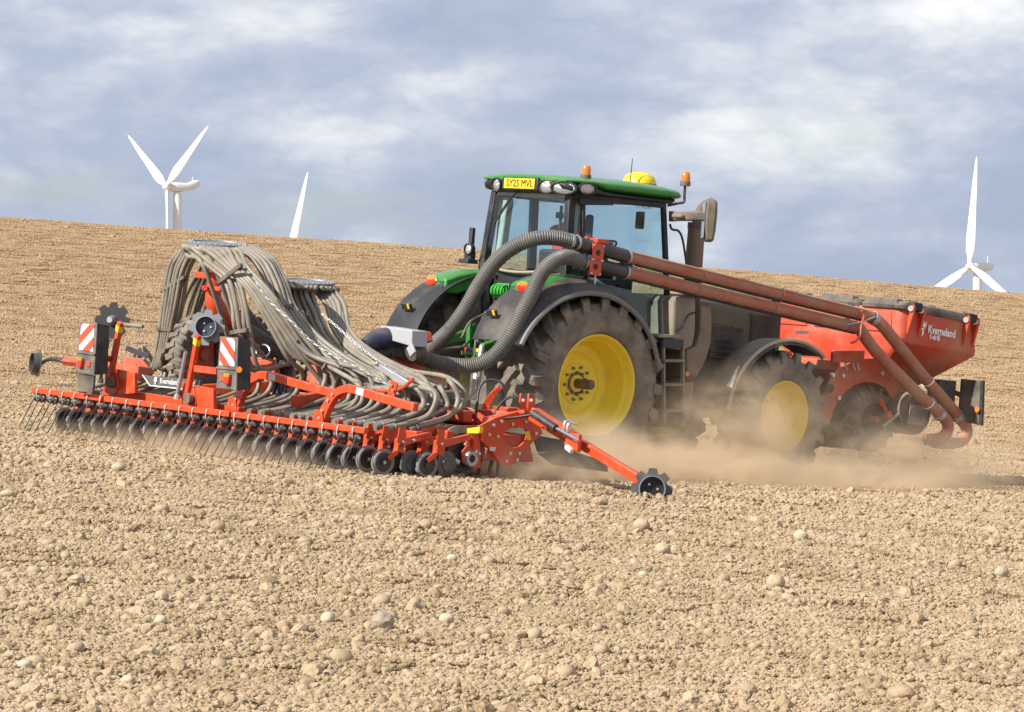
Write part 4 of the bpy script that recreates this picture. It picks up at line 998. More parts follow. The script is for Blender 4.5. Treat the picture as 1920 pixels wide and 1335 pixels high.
skinned('trousers', [jn[i] for i in (0, 15, 16, 17, 19, 20, 21)], [(0, 1), (1, 2), (2, 3), (0, 4), (4, 5), (5, 6)], TROUS, dr)
b = MB(); b.ball((hx + .155, hy, hz + 2.785), (.105, .098, .095), 14, 8); b.build('hair', HAIR, dr)
b = MB(); b.ball((hx + .265, hy, hz + 2.715), (.022, .014, .022), 8, 6); b.build('nose', SKIN, dr)
for sy in (1, -1):
    MB().ball((hx + .245, hy + sy * .034, hz + 2.75), .012, 8, 6).build('eye', INKW, dr)
    MB().ball((hx + .165, hy + sy * .088, hz + 2.725), (.02, .01, .03), 8, 6).build('ear', SKIN, dr)
MB().box((hx + .248, hy, hz + 2.675), (.012, .045, .01)).build('mouth', JACKET, dr)

# ------------------------------------------------------------------ front seed hopper
hp = thing('front_hopper', 'red seed hopper with black lids mounted on the front of the tractor', 'seed hopper', (5.4, 0, 0.4))
piv = Vector((4.9, 0, 2.1)); Q = Matrix.Rotation(rad(4.8), 3, 'Y')
def tl(x, y_, z): return piv + Q @ (Vector((x, y_, z)) - piv)
def rrect(x0, x1, hw, z, r=0.12, n=5):
    out = []
    for cx, cy_, a0 in ((x1 - r, hw - r, 0), (x0 + r, hw - r, 90), (x0 + r, -hw + r, 180), (x1 - r, -hw + r, 270)):
        for k in range(n):
            a = rad(a0 + 90 * k / (n - 1)); out.append(tl(cx + r * math.cos(a), cy_ + r * math.sin(a), z))
    return out
b = MB(); b.loft([rrect(5.15, 5.65, 0.45, 1.02), rrect(5.0, 5.95, 0.78, 1.34), rrect(4.90, 6.30, 1.13, 1.70, 0.10), rrect(4.89, 6.30, 1.135, 1.76, 0.10), rrect(4.88, 6.22, 1.11, 2.10, 0.14), rrect(4.93, 6.17, 1.06, 2.105, 0.14)])
tank = b.build('hopper_tank', REDT, hp, smooth=30, bev=0.012)
# dished recess panels on the back wall
for y0, y1 in ((-0.98, -0.40), (-0.28, 0.34), (0.46, 0.98)):
    b = MB(); b.hexa([tl(4.868, y0, 1.80), tl(4.90, y0, 1.80), tl(4.90, y1, 1.80), tl(4.868, y1, 1.80), tl(4.862, y0 + 0.05, 2.05), tl(4.90, y0 + 0.05, 2.05), tl(4.90, y1 - 0.05, 2.05), tl(4.862, y1 - 0.05, 2.05)])
    b.build('back_panel', REDT, tank, bev=0.03, seg=3)
# lids
for k, (y0, y1) in enumerate(((-1.13, -0.42), (-0.40, 0.38), (0.40, 1.13))):
    b = MB()
    ym = (y0 + y1) / 2; hw = (y1 - y0) / 2
    R = []
    for x0, x1, w, z in ((4.85, 6.25, hw, 2.085), (4.84, 6.26, hw, 2.14), (4.90, 6.2, hw * 0.93, 2.185), (5.2, 5.9, hw * 0.6, 2.205)):
        r = 0.07; ring = []
        for cx, cy_, a0 in ((x1 - r, w - r, 0), (x0 + r, w - r, 90), (x0 + r, -w + r, 180), (x1 - r, -w + r, 270)):
            for q in range(4):
                a = rad(a0 + 30 * q); ring.append(tl(cx + r * math.cos(a), ym + cy_ + r * math.sin(a), z))
        R.append(ring)
    lid = b.loft(R).build('lid', BLKD, hp, smooth=35, bev=0.01)
    for xx, ww in ((4.92, 0.16), (5.5, 0.2), (6.1, 0.16)):
        b = MB(); b.hexa([tl(xx - ww / 2, ym - hw * 0.75, 2.13), tl(xx + ww / 2, ym - hw * 0.75, 2.13), tl(xx + ww / 2, ym + hw * 0.75, 2.13), tl(xx - ww / 2, ym + hw * 0.75, 2.13),
                       tl(xx - ww / 3, ym - hw * 0.65, 2.215), tl(xx + ww / 3, ym - hw * 0.65, 2.215), tl(xx + ww / 3, ym + hw * 0.65, 2.215), tl(xx - ww / 3, ym + hw * 0.65, 2.215)])
        b.build('lid_rib', BLKD, lid, bev=0.012)
# hinge fins with bolts on the right wall
for xx in (4.98, 5.17, 5.98, 6.15):
    b = MB(); b.prism([tl(xx, -1.10, 2.15), tl(xx, -1.19, 2.16), tl(xx, -1.20, 2.08), tl(xx, -1.145, 1.80), tl(xx, -1.11, 1.80)], Q @ Vector((0.035, 0, 0)))
    fn = b.build('hinge_fin', RED, hp, bev=0.006)
    b = MB(); c = tl(xx - 0.01, -1.16, 2.11); b.cyl(c, c + Vector((-0.02, -0.012, 0)), 0.035, n=12); b.build('hinge_bolt', ZINC, fn)
for xx in (5.07, 6.07):
    b = MB(); b.box(tl(xx, -1.13, 2.145), (0.16, 0.12, 0.11), Q); b.build('hinge_block', BLK, hp, bev=0.02)
# lettering and emblem
wn_ = (tl(5.5, -1.135, 1.76) - tl(5.5, -1.11, 2.10)).normalized()
tx = at(1766, 622.5, Y=-1.135); ex = Q @ Vector((1, 0, 0)); ey = -wn_
lettering('maker_lettering', 'Kverneland', 0.135, INKW, tank, Vector((tx.x, -1.135, tx.z)), ex, ey, sx=0.80, bold=0.0035)
t2 = at(1752.5, 633, Y=-1.14); lettering('model_lettering', 'f-drill', 0.095, INKW, tank, Vector((t2.x, -1.142, t2.z)), ex, ey, sx=0.9, bold=0.002)
em = at(1732, 616, Y=-1.13)
b = MB()
for ang, ln, w0 in ((100, 0.10, 0.03), (70, 0.10, 0.028), (130, 0.085, 0.03), (250, 0.11, 0.035), (200, 0.07, 0.03)):
    d = ex * math.cos(rad(ang)) + ey * math.sin(rad(ang)); sdv = ex * -math.sin(rad(ang)) + ey * math.cos(rad(ang)); n_ = ex.cross(ey)
    o_ = Vector((em.x, -1.137, em.z))
    b.prism([o_ - sdv * w0 * 0.3, o_ + d * ln * 0.5 - sdv * w0 / 2, o_ + d * ln, o_ + d * ln * 0.55 + sdv * w0 / 2], n_ * 0.004)
b.build('emblem', INKW, tank)
# lower frame: arched side cheeks, packer wheel, plates
def arch(Yy, mt):
    out = [(1545, 795), (1540, 770), (1548, 745), (1556, 715), (1575, 690), (1610, 672), (1650, 672), (1690, 690), (1715, 720), (1728, 760), (1730, 800)]
    inn = [(1556, 795), (1562, 772), (1572, 752), (1585, 735), (1603, 722), (1622, 716), (1642, 718), (1660, 728), (1674, 748), (1682, 775), (1684, 800)]
    A = [at(x, y_, Y=-0.78) + Vector((0, Yy + 0.78, 0)) for x, y_ in out]; B = [at(x, y_, Y=-0.78) + Vector((0, Yy + 0.78, 0)) for x, y_ in inn]
    b = MB(); n = len(A); V = A + B + [p + Vector((0, 0.03, 0)) for p in A] + [p + Vector((0, 0.03, 0)) for p in B]; Fc = []
    for i in range(n - 1):
        j = i + 1
        Fc += [(j, i, n + i, n + j), (2 * n + i, 2 * n + j, 3 * n + j, 3 * n + i), (i, j, 2 * n + j, 2 * n + i), (n + j, n + i, 3 * n + i, 3 * n + j)]
    Fc += [(0, n, 3 * n, 2 * n), (n - 1, 2 * n - 1, 4 * n - 1, 3 * n - 1)]
    return b.add(V, Fc).build('side_cheek', mt, hp, bev=0.006)
chk = arch(-0.78, REDD); arch(0.75, REDD)
for x, y_ in ((1560, 703), (1579, 704), (1571, 746), (1652, 700), (1690, 735)):
    c = at(x, y_, Y=-0.78); MB().cyl(c + Vector((0, 0.01, 0)), c + Vector((0, -0.03, 0)), 0.028, n=8).build('bolt', ZINC, chk)
b = MB(); c = at(1557, 728, Y=-0.79); b.cyl(c, c + Vector((0, -0.01, 0)), 0.055, n=16); b.build('pin_hole', INK, chk)
# packer wheels under the hopper
pk = at(1628, 785, Y=-0.6); pk.y = 0
ptm = tyre_mesh(0.40, 0.22, 0.20, 14, 0.03, 0.2, 0.04, 'packer_tyre', 40)
prm = MB().lathe([(0.205, -0.07), (0.19, -0.075), (0.16, -0.02), (0.06, -0.01), (0.05, -0.05), (0.0005, -0.05)], (0, 0, 0), (0, 1, 0), 28).mesh('packer_rim')
for yy in (-0.60, -0.36, -0.12, 0.12, 0.36, 0.60):
    w = place('packer_wheel', ptm, RUB, hp, pos=(pk.x, yy, pk.z)); place('packer_rim', prm, BLKS, w)
b = MB(); b.cyl((pk.x, -0.76, pk.z), (pk.x, 0.76, pk.z), 0.04, n=10); b.box((pk.x + 0.55, 0, 1.12), (0.5, 1.2, 0.25)); b.box((pk.x - 0.35, 0, 1.35), (0.5, 1.4, 0.12)); b.beam((pk.x - 0.5, 0.4, 1.0), (4.2, 0.4, 0.75), 0.08, 0.12); b.beam((pk.x - 0.5, -0.4, 1.0), (4.2, -0.4, 0.75), 0.08, 0.12)
b.build('hopper_frame', REDD, hp, bev=0.01)
b = MB(); P = [at(x, y_, Y=-0.86) for x, y_ in ((1563, 657), (1622, 657), (1620, 680), (1562, 680))]; b.prism(P, (0, 0.05, 0)); pb = b.build('control_plate', REDD, hp, bev=0.008)
for x in (1585, 1600, 1608):
    b = MB(); b.tube([at(x, 680, Y=-0.87), at(x + 1, 688, Y=-0.88), at(x + 4, 694, Y=-0.9)], 0.012, n=6); b.build('stopcock', STEEL, pb)
b = MB(); P = [at(x, y_, Y=-0.9) for x, y_ in ((1500, 620), (1518, 621), (1512, 627), (1497, 626))]; b.prism(P, (0, 0.05, 0)); b.build('label_plate', STICKW, hp)
# fan with guard grille
fc = at(1722, 775, Y=-1.0)
b = MB(); b.lathe([(0.0005, 0.0), (0.24, 0.0), (0.27, 0.04), (0.27, 0.36), (0.20, 0.40), (0.0005, 0.40)], (fc.x, -0.98, fc.z), (0, 1, 0), 28); fan = b.build('fan_housing', BLKD, hp)
g0, g1, g2, g3 = [at(x, y_, Y=-1.02) for x, y_ in ((1708, 760), (1740, 764), (1733, 796), (1702, 793))]
for k in range(9):
    t = k / 8
    for a_, b_ in ((g0.lerp(g1, t), g3.lerp(g2, t)), (g0.lerp(g3, t), g1.lerp(g2, t))):
        MB().cyl(a_, b_, 0.006, n=5).build('guard_bar', STEEL, fan)
# black warning panel with amber lamp
P = [at(x, y_, X=6.02) for x, y_ in ((1801, 710), (1841, 714), (1838, 797), (1794, 789))]
b = MB(); b.prism(P, (0.03, 0, 0)); wp_ = b.build('front_lamp_panel', BLKD, hp, bev=0.01)
b = MB(); P2 = [at(x, y_, X=6.01) for x, y_ in ((1838, 714), (1843, 714), (1840, 798), (1835, 797))]; b.prism(P2, (0.035, -0.004, 0)); b.build('panel_edge', BLKS, wp_)
c = at(1834, 768, X=6.0); b = MB(); b.cyl(c, c + Vector((-0.025, 0, 0)), 0.035, n=14); b.build('amber_lamp', LENS_O, wp_)
b = MB(); b.beam(at(1800, 740, X=6.03), at(1760, 725, X=5.7), 0.05, 0.06); b.box(at(1765, 735, X=5.75), (0.3, 0.2, 0.3)); b.build('panel_stay', BLKS, hp, bev=0.01)
b = MB(); b.tube([at(1650, 748, Y=-0.8), at(1655, 760, Y=-0.85), at(1660, 768, Y=-0.86)], 0.03, n=8); b.build('lever', RED, hp)
b = MB(); b.beam(at(1662, 775, Y=-0.9), at(1672, 788, Y=-0.9), 0.06, 0.08); b.build('lever', RED, hp)
b = MB(); b.cyl(at(1700, 765, Y=-0.9), at(1655, 800, Y=-0.95), 0.02, n=8); b.build('stay_rod', STEEL, hp)

# ------------------------------------------------------------------ delivery lines: steel pipe from the fan plus corrugated hose to the drill
def corrugated(name, P, r, parent, pitch=0.026):
    pts = catmull(P, 24)
    L = [0.0]
    for a, c in zip(pts, pts[1:]): L.append(L[-1] + (c - a).length)
    n = int(L[-1] / pitch * 4)
    q = np.linspace(0, L[-1], n)
    X = np.stack([np.interp(q, L, [p[i] for p in pts]) for i in range(3)], 1)
    rr = [r + 0.0065 * (1, 0.4, -1, 0.4)[i % 4] for i in range(n)]
    return MB().tube([Vector(x) for x in X], rr, n=20).build(name, CORR, parent, smooth=70)
def clamp(c, d, r, parent, mt=STEEL, w=0.03):
    d = Vector(d).normalized()
    return MB().lathe([(r + 0.002, -w / 2), (r + 0.010, -w / 2), (r + 0.010, w / 2), (r + 0.002, w / 2)], c, d, 24, close=True).build('hose_clamp', mt, parent)
PY = -1.04
PR = 0.074
def pipe_line(name, label, ctrl, hosepts):
    th = thing(name, label, 'delivery pipe', at(*ctrl['base'], Y=PY))
    A = at(*ctrl['cuff0'], Y=PY); B = at(*ctrl['cuff1'], Y=PY); C = at(*ctrl['joint'], Y=PY); D = at(*ctrl['bend'], Y=ctrl['by'])
    d = (C - B).normalized()
    b = MB(); b.tube([A, A.lerp(B, 0.5), B], PR + 0.004, n=20); b.build('black_pipe', mat('black rubber sleeve', (0.035, 0.033, 0.035), 0.4, dust=0.3, dscale=5, dustcol=(0.16, 0.125, 0.10)) if 'black rubber sleeve' not in MATS else MATS['black rubber sleeve'], th)
    long = MB().tube([B, C], PR, n=20).build('steel_pipe', PIPE, th)
    bend = [C, C + d * 0.10] + [at(*q[:2], Y=q[2]) for q in ctrl['lower']]
    MB().tube(bend, PR, n=20, per=8).build('bent_pipe', PIPE, th)
    # a lighter folded seam and ties along the straight run
    for k in range(15):
        p = B.lerp(C, (k + 0.5) / 15)
        if k % 5 == 4: clamp(p, d, PR, long, PIPE, 0.02)
        else:
            c_ = p + Vector((0, -0.5, -0.85)).normalized() * (PR + 0.004); MB().beam(c_ + Vector((0, -0.01, 0.012)), c_ + Vector((0.01, 0.012, -0.012)), 0.008, 0.008).build('cable_tie', INK, long)
    MB().tube([B + Vector((0, -0.055, PR * 0.62)), C + Vector((0, -0.055, PR * 0.62))], 0.016, n=6).build('pipe_seam', PIPE, long)
    MB().tube([B + Vector((0, -0.03, -PR * 1.0)) + d * 0.1, B.lerp(C, 0.5) + Vector((0, -0.03, -PR * 1.12)), C + Vector((0, -0.03, -PR * 1.0))], 0.014, n=6).build('wiring_loom', INK, long)
    clamp(A, B - A, PR, th); clamp(A.lerp(B, 0.10), B - A, PR + 0.004, th); clamp(B, d, PR, th)
    for q in ctrl['rings']: clamp(at(*q[:2], Y=q[2]), Vector(q[3]), PR, th, WHITE if q[4] else STEEL, 0.018 if q[4] else 0.06)
    corrugated('corrugated_hose', [B + (A - B) * 1.0 + (B - A) * 0.02] + [at(x, y_, X=X_) for x, y_, X_ in hosepts], PR + 0.008, th)
    return th
up = pipe_line('delivery_pipe', 'upper dusty red delivery pipe along the tractor with corrugated hose arching high past the cab',
   dict(base=(1200, 480), cuff0=(1069, 452), cuff1=(1176, 481), joint=(1618, 590), bend=(1640, 600), by=-1.1,
        lower=[(1650, 606, -1.08), (1672, 632, -1.12), (1728, 702, -1.14), (1796, 780, -1.16), (1812, 802, -1.16), (1808, 822, -1.15), (1785, 831, -1.13), (1752, 829, -1.1)],
        rings=[(1638, 597, -1.07, (1, 0, -0.45), 0), (1740, 716, -1.14, (1, 0, -0.95), 1), (1796, 780, -1.16, (1, 0, -0.95), 0)]),
   [(1040, 446, -0.62), (1005, 447, -0.80), (965, 462, -0.95), (930, 490, -1.05), (898, 535, -1.12), (872, 580, -1.2), (842, 620, -1.32), (812, 648, -1.5), (790, 668, -1.65)])
lo = pipe_line('delivery_pipe', 'lower dusty red delivery pipe with corrugated hose looping down beside the rear wheel',
   dict(base=(1190, 510), cuff0=(1086, 489), cuff1=(1172, 510), joint=(1600, 613), bend=(1612, 625), by=-1.1,
        lower=[(1622, 632, -1.12), (1645, 662, -1.16), (1700, 718, -1.2), (1758, 772, -1.22), (1775, 790, -1.22), (1776, 808, -1.2), (1762, 822, -1.18), (1735, 824, -1.12)],
        rings=[(1741, 757, -1.21, (1, 0, -0.8), 1), (1762, 777, -1.22, (1, 0, -0.9), 0)]),
   [(1060, 482, -0.60), (1035, 492, -0.78), (1012, 518, -0.92), (995, 555, -1.05), (972, 600, -1.18), (948, 642, -1.3), (920, 672, -1.42), (880, 686, -1.6), (830, 682, -1.85), (780, 668, -2.1), (735, 658, -2.35), (700, 660, -2.55)])
# red clamp bracket holding both lines at the cab corner
br = thing('pipe_bracket', 'red bolted clamp bracket holding the two pipes beside the cab', 'bracket', at(1118, 520, Y=PY))
for (x0, y0, x1, y1) in ((1112, 453, 1134, 493), (1107, 480, 1129, 518)):
    P = [at(x0, y0 + 2, Y=PY - 0.095), at(x1, y0 + 5, Y=PY - 0.095), at(x1 - 3, y1, Y=PY - 0.095), at(x0 - 2, y1 - 3, Y=PY - 0.095)]
    b = MB(); b.prism(P, (0, 0.012, 0)); pl = b.build('clamp_plate', RED, br, bev=0.004)
    c = sum(P, Vector()) / 4
    MB().cyl(c + Vector((0, 0.004, 0)), c + Vector((0, -0.006, 0)), 0.032, n=16).build('plate_hole', INK, pl)
    for q in P:
        qq = c + (q - c) * 0.78; MB().cyl(qq, qq + Vector((0, -0.014, 0)), 0.011, n=8).build('bolt', ZINC, pl)
b = MB(); p = at(1122, 452, Y=PY - 0.02); b.box(p, (0.17, 0.16, 0.05)); b.box(at(1104, 449, Y=PY + 0.06), (0.10, 0.05, 0.06)); b.build('top_strap', RED, br, bev=0.006)
b = MB(); p = at(1116, 518, Y=PY - 0.06); b.cyl(p + Vector((0, 0, 0.03)), p + Vector((0, 0, -0.09)), 0.012, n=8); b.cyl(p + Vector((0, 0, -0.045)), p + Vector((0, 0, -0.03)), 0.03, n=6); b.build('bracket_bolt', ZINC, br)
b = MB(); b.beam(at(1098, 503, Y=PY + 0.05), at(1100, 528, Y=-0.85), 0.05, 0.09); b.beam(at(1080, 500, Y=PY + 0.1), at(1084, 520, Y=-0.8), 0.03, 0.05); b.build('bracket_foot', BLKD, br, bev=0.01)
# hooked stay holding both pipes at the hopper
st = thing('pipe_stay', 'thin hooked steel stay joining the two pipes beside the hopper', 'bracket', at(1604, 640, Y=-1.12))
b = MB(); b.tube([at(1616, 583, Y=-1.15), at(1620, 592, Y=-1.16), at(1615, 610, Y=-1.17), at(1612, 630, Y=-1.19), at(1604, 640, Y=-1.18), at(1596, 643, Y=-1.12)], 0.014, n=8, per=5); b.build('hook', REDD, st)
b = MB(); b.tube([at(1588, 609, Y=-1.13), at(1602, 606, Y=-1.15), at(1618, 603, Y=-1.16), at(1640, 594, Y=-1.14)], 0.010, n=6, per=4); b.build('spring_wire', STEEL, st)

# ------------------------------------------------------------------ the seed drill
sd_ = thing('seed_drill', 'wide red seed drill with beige seed hoses, press wheels and tine rake behind the tractor', 'seed drill', (-3.4, 0, 0))
BX, BZ = -4.69, 0.452
# rake bars and tines
for y0, y1 in ((1.62, 3.02), (-0.74, 1.58), (-3.02, -0.78)):
    MB().beam((BX, y0, BZ), (BX, y1, BZ), 0.055, 0.062).build('rake_bar', RED, sd_, bev=0.006)
b = MB()
for dy in (-0.040, 0.040):
    coil = [Vector((0.042 * math.cos(t), dy + (0.013 * t / 6.283 - 0.022) * (1 if dy < 0 else -1), 0.042 * math.sin(t))) for t in np.linspace(0, 2 * math.pi * 3, 34)]
    b.tube(coil, 0.0075, n=6)
    e = 0.060 if dy > 0 else -0.060
    b.tube([Vector((-0.042, dy, 0)), Vector((-0.06, e * 0.8, -0.03)), Vector((-0.15, e, -0.20)), Vector((-0.265, e * 1.05, -0.415))], 0.0058, n=6, per=3)
tine_m = b.mesh('rake_tine', 60)
ub = MB().tube([Vector((0.02 + 0.0, 0.012, -0.015)), Vector((0.04, 0.012, 0.03)), Vector((0.04, 0.012, 0.085)), Vector((0.0, 0.012, 0.105)), Vector((-0.04, 0.012, 0.085)), Vector((-0.04, 0.012, 0.0))], 0.0055, n=6, per=3)
ub_m = ub.mesh('tine_bolt', 60)
core_m = MB().cyl((0, -0.055, 0), (0, 0.055, 0), 0.014, n=8).mesh('tine_pin')
WHT = mat('pale zinc wire', (0.60, 0.56, 0.50), 0.4, metal=0.3)
for i in range(24):
    yy = 2.875 - 0.25 * i
    jit = random.uniform(-0.012, 0.012)
    t = place('rake_tine', tine_m, BLKS, sd_, pos=(BX - 0.005, yy + jit, BZ - 0.078), rot=(0, random.uniform(-0.05, 0.05), random.uniform(-0.03, 0.03)))
    place('tine_bolt', ub_m, WHT, t); place('tine_pin', core_m, ZINC, t)
# press wheels, coulter discs, arms
pw_tyre = MB().lathe([(0.096, -0.016), (0.105, -0.028), (0.121, -0.029), (0.132, -0.018), (0.135, 0.0), (0.132, 0.018), (0.121, 0.029), (0.105, 0.028), (0.096, 0.016)], (0, 0, 0), (0, 1, 0), 36, close=True).mesh('press_wheel', 60)
pw_disc = MB().lathe([(0.100, -0.012), (0.08, -0.018), (0.04, -0.012), (0.036, -0.026), (0.0005, -0.028)], (0, 0, 0), (0, 1, 0), 28).lathe([(0.100, 0.012), (0.08, 0.018), (0.0005, 0.018)], (0, 0, 0), (0, 1, 0), 28).mesh('wheel_disc')
pw_bolt = MB().ball((0, -0.034, 0), (0.017, 0.012, 0.017), 8, 6).mesh('hub_bolt')
disc_m = MB().lathe([(0.0005, -0.02), (0.07, -0.02), (0.075, -0.006), (0.132, -0.003), (0.136, 0.0), (0.132, 0.003), (0.0005, 0.004)], (0, 0, 0), (0, 1, 0), 40).mesh('coulter_disc')
am = MB()
am.hexa([(-0.10, -0.035, -0.10), (0.0, -0.035, -0.12), (0.0, 0.035, -0.12), (-0.10, 0.035, -0.10), (-0.09, -0.035, 0.03), (0.02, -0.035, 0.05), (0.02, 0.035, 0.05), (-0.09, 0.035, 0.03)])
am.beam((0.0, 0, 0.0), (0.34, 0, 0.08), 0.05, 0.075, h2=0.06)
am.beam((-0.05, 0.0, -0.08), (-0.16, 0.03, -0.18), 0.03, 0.05)
arm_m = am.mesh('coulter_arm', 0)
br_m = MB().prism([(-0.02, -0.045, -0.06), (-0.12, -0.045, 0.0), (-0.10, -0.045, 0.14), (-0.02, -0.045, 0.14)], (0, 0.012, 0)).mesh('coulter_bracket', 0)
cb_m = MB().cyl((0, -0.06, 0), (0, -0.035, 0), 0.014, n=8).mesh('arm_bolt')
sp_m = MB().tube([Vector((0.0 + 0.02 * math.cos(t), -0.05, 0.0)) + Vector((0, 0.004 * t / 6.28, 0.02 * math.sin(t))) for t in np.linspace(0, 12.5, 24)], 0.005, n=5).mesh('arm_spring')
for i in range(24):
    yy = 2.80 - 0.25 * i
    z0 = 0.135 + 0.008 * math.sin(i * 2.1)
    w = place('press_wheel', pw_tyre, RUBS, sd_, pos=(-4.40, yy, z0 + 0.015), rot=(rad(3), 0, rad(random.uniform(-3, 3))))
    place('wheel_disc', pw_disc, BLKS, w); place('hub_bolt', pw_bolt, ZINC, w)
    a = place('coulter_arm', arm_m, RED, sd_, pos=(-4.20, yy - 0.06, 0.36), bev=0.005)
    place('coulter_bracket', br_m, RED, a)
    for p in ((-0.05, 0, 0.0), (-0.03, 0, -0.07), (0.1, 0.01, 0.02)): place('arm_bolt', cb_m, ZINC, a, pos=p)
    place('arm_spring', sp_m, BLKS, a, pos=(-0.07, 0, -0.03))
    place('coulter_disc', disc_m, DISC, sd_, pos=(-4.08, yy - 0.05, 0.135), rot=(0, 0, rad(5)))
    # second rank
    y2 = yy - 0.125
    place('coulter_disc', disc_m, DISC, sd_, pos=(-3.68, y2, 0.15), rot=(0, 0, rad(5)))
    w2 = place('press_wheel', pw_tyre, RUBS, sd_, pos=(-3.94, y2, 0.135), rot=(rad(3), 0, 0)); place('wheel_disc', pw_disc, BLKS, w2)
    a2 = place('coulter_arm', arm_m, RED, sd_, pos=(-3.80, y2 - 0.06, 0.36), bev=0.005)
    place('coulter_bracket', br_m, RED, a2); place('arm_bolt', cb_m, ZINC, a2, pos=(-0.05, 0, 0.0))
# coulter frame and harrow frame
def bar(name, a, b_, w, h, mt=RED, bev=0.008, **k): return MB().beam(a, b_, w, h, **k).build(name, mt, sd_, bev=bev)
bar('frame_beam', (-3.98, -2.98, 0.42), (-3.98, 2.98, 0.42), 0.09, 0.09)
bar('frame_beam', (-3.58, -2.98, 0.44), (-3.58, 2.98, 0.44), 0.09, 0.09)
bar('rear_beam', at(198, 733, X=-4.28), at(452, 772, X=-4.28), 0.08, 0.095)
for yy in (2.6, 1.5, 0.4, -0.7, -1.8, -2.75):
    bar('cross_beam', (-4.2, yy, 0.44), (-2.7, yy, 0.52), 0.06, 0.08, REDD)
for yy in np.linspace(-2.7, 2.7, 13):
    bar('hanger_plate', (-4.0, yy, 0.46), (-4.0, yy, 0.28), 0.02, 0.10, REDD, up=(1, 0, 0))
MB().hexa([(-3.15, -3.0, 0.20), (-2.45, -3.0, 0.20), (-2.45, 3.0, 0.20), (-3.15, 3.0, 0.20), (-3.05, -3.0, 0.48), (-2.55, -3.0, 0.48), (-2.55, 3.0, 0.48), (-3.05, 3.0, 0.48)]).build('harrow_trough', REDD, sd_, bev=0.02)
bar('harrow_beam', (-2.75, -2.95, 0.62), (-2.75, 2.95, 0.62), 0.18, 0.16, REDD)
for yy in np.linspace(-2.8, 2.8, 20):
    for dy in (-0.05, 0.05):
        bar('harrow_tine', (-2.8, yy + dy, 0.22), (-2.85, yy + dy * 1.6, -0.06), 0.02, 0.05, BLKS, 0, up=(0, 1, 0), w2=0.012, h2=0.02)
# packer roller
MB().cyl((-3.38, -2.95, 0.27), (-3.38, 2.95, 0.27), 0.20, n=24).build('packer_roller', BLKS, sd_)
ring_m = MB().lathe([(0.20, -0.03), (0.27, -0.012), (0.27, 0.012), (0.20, 0.03)], (0, 0, 0), (0, 1, 0), 24).mesh('roller_ring')
for k in range(48): place('roller_ring', ring_m, RUB, sd_, pos=(-3.38, 2.9 - 0.123 * k, 0.27))
# headstock towards the tractor
MB().hexa([(-2.5, -0.55, 0.55), (-1.75, -0.5, 0.62), (-1.75, 0.5, 0.62), (-2.5, 0.55, 0.55), (-2.35, -0.42, 1.22), (-1.85, -0.36, 1.10), (-1.85, 0.36, 1.10), (-2.35, 0.42, 1.22)]).build('headstock', REDD, sd_, bev=0.02)
for s in (-1, 1):
    bar('hitch_plate', (-1.75, s * 0.47, 0.45), (-1.72, s * 0.42, 1.15), 0.04, 0.18, REDD, up=(1, 0, 0))
    bar('wing_beam', (-2.4, s * 0.4, 0.60), (-2.7, s * 2.6, 0.52), 0.12, 0.14, REDD)
# grey gearbox
gb = at(832, 752, X=-2.55)
MB().box(gb, (0.34, 0.40, 0.24)).box(gb + Vector((0, -0.26, -0.02)), (0.2, 0.16, 0.14)).cyl(gb + Vector((-0.05, 0.2, 0)), gb + Vector((-0.05, 0.52, 0.02)), 0.11, n=14).build('gearbox', GREYP, sd_, bev=0.02)
MB().cyl(gb + Vector((-0.17, -0.12, -0.01)), gb + Vector((-0.20, -0.12, -0.01)), 0.07, n=16).build('gearbox_cap', ZINC, sd_)
# orange plate and dark blue pipe elbow, steel tool box beside the hose inlet
MB().prism([at(x, y_, X=-2.0) for x, y_ in ((770, 623), (796, 621), (800, 640), (772, 648))], (0.10, 0, 0)).build('orange_cover', RED, sd_, bev=0.015)
tb = [at(x, y_, X=-2.45) for x, y_ in ((712, 610), (772, 619), (772, 650), (716, 634))]
MB().hexa([tb[3], tb[2], tb[2] + Vector((0.22, 0, 0)), tb[3] + Vector((0.22, 0, 0)), tb[0], tb[1], tb[1] + Vector((0.22, 0, 0)), tb[0] + Vector((0.22, 0, 0))]).build('tool_box', ALUG, sd_, bev=0.012)
bar('tool_box_stay', at(768, 648, X=-2.46), at(775, 665, X=-2.46), 0.03, 0.10, ALUG)
NAVY = mat('dark blue plastic', (0.018, 0.026, 0.055), 0.5, dust=0.22, dscale=3, up=0.3)
MB().tube([at(x, y_, X=X_) for x, y_, X_ in ((766, 652, -2.1), (745, 640, -2.25), (722, 636, -2.45), (700, 640, -2.6), (682, 648, -2.75))], [0.10, 0.12, 0.13, 0.11, 0.07], n=16, per=6).build('inlet_duct', NAVY, sd_)
MB().tube([at(x, y_, X=X_) for x, y_, X_ in ((705, 660, -2.55), (690, 661, -2.62), (672, 652, -2.75), (655, 640, -2.85))], [0.095, 0.10, 0.09, 0.07], n=16, per=6).build('inlet_duct', NAVY, sd_)
MB().cyl(at(790, 655, X=-2.2), at(770, 662, X=-2.35), 0.09, n=16).build('coupling', BLKD, sd_)

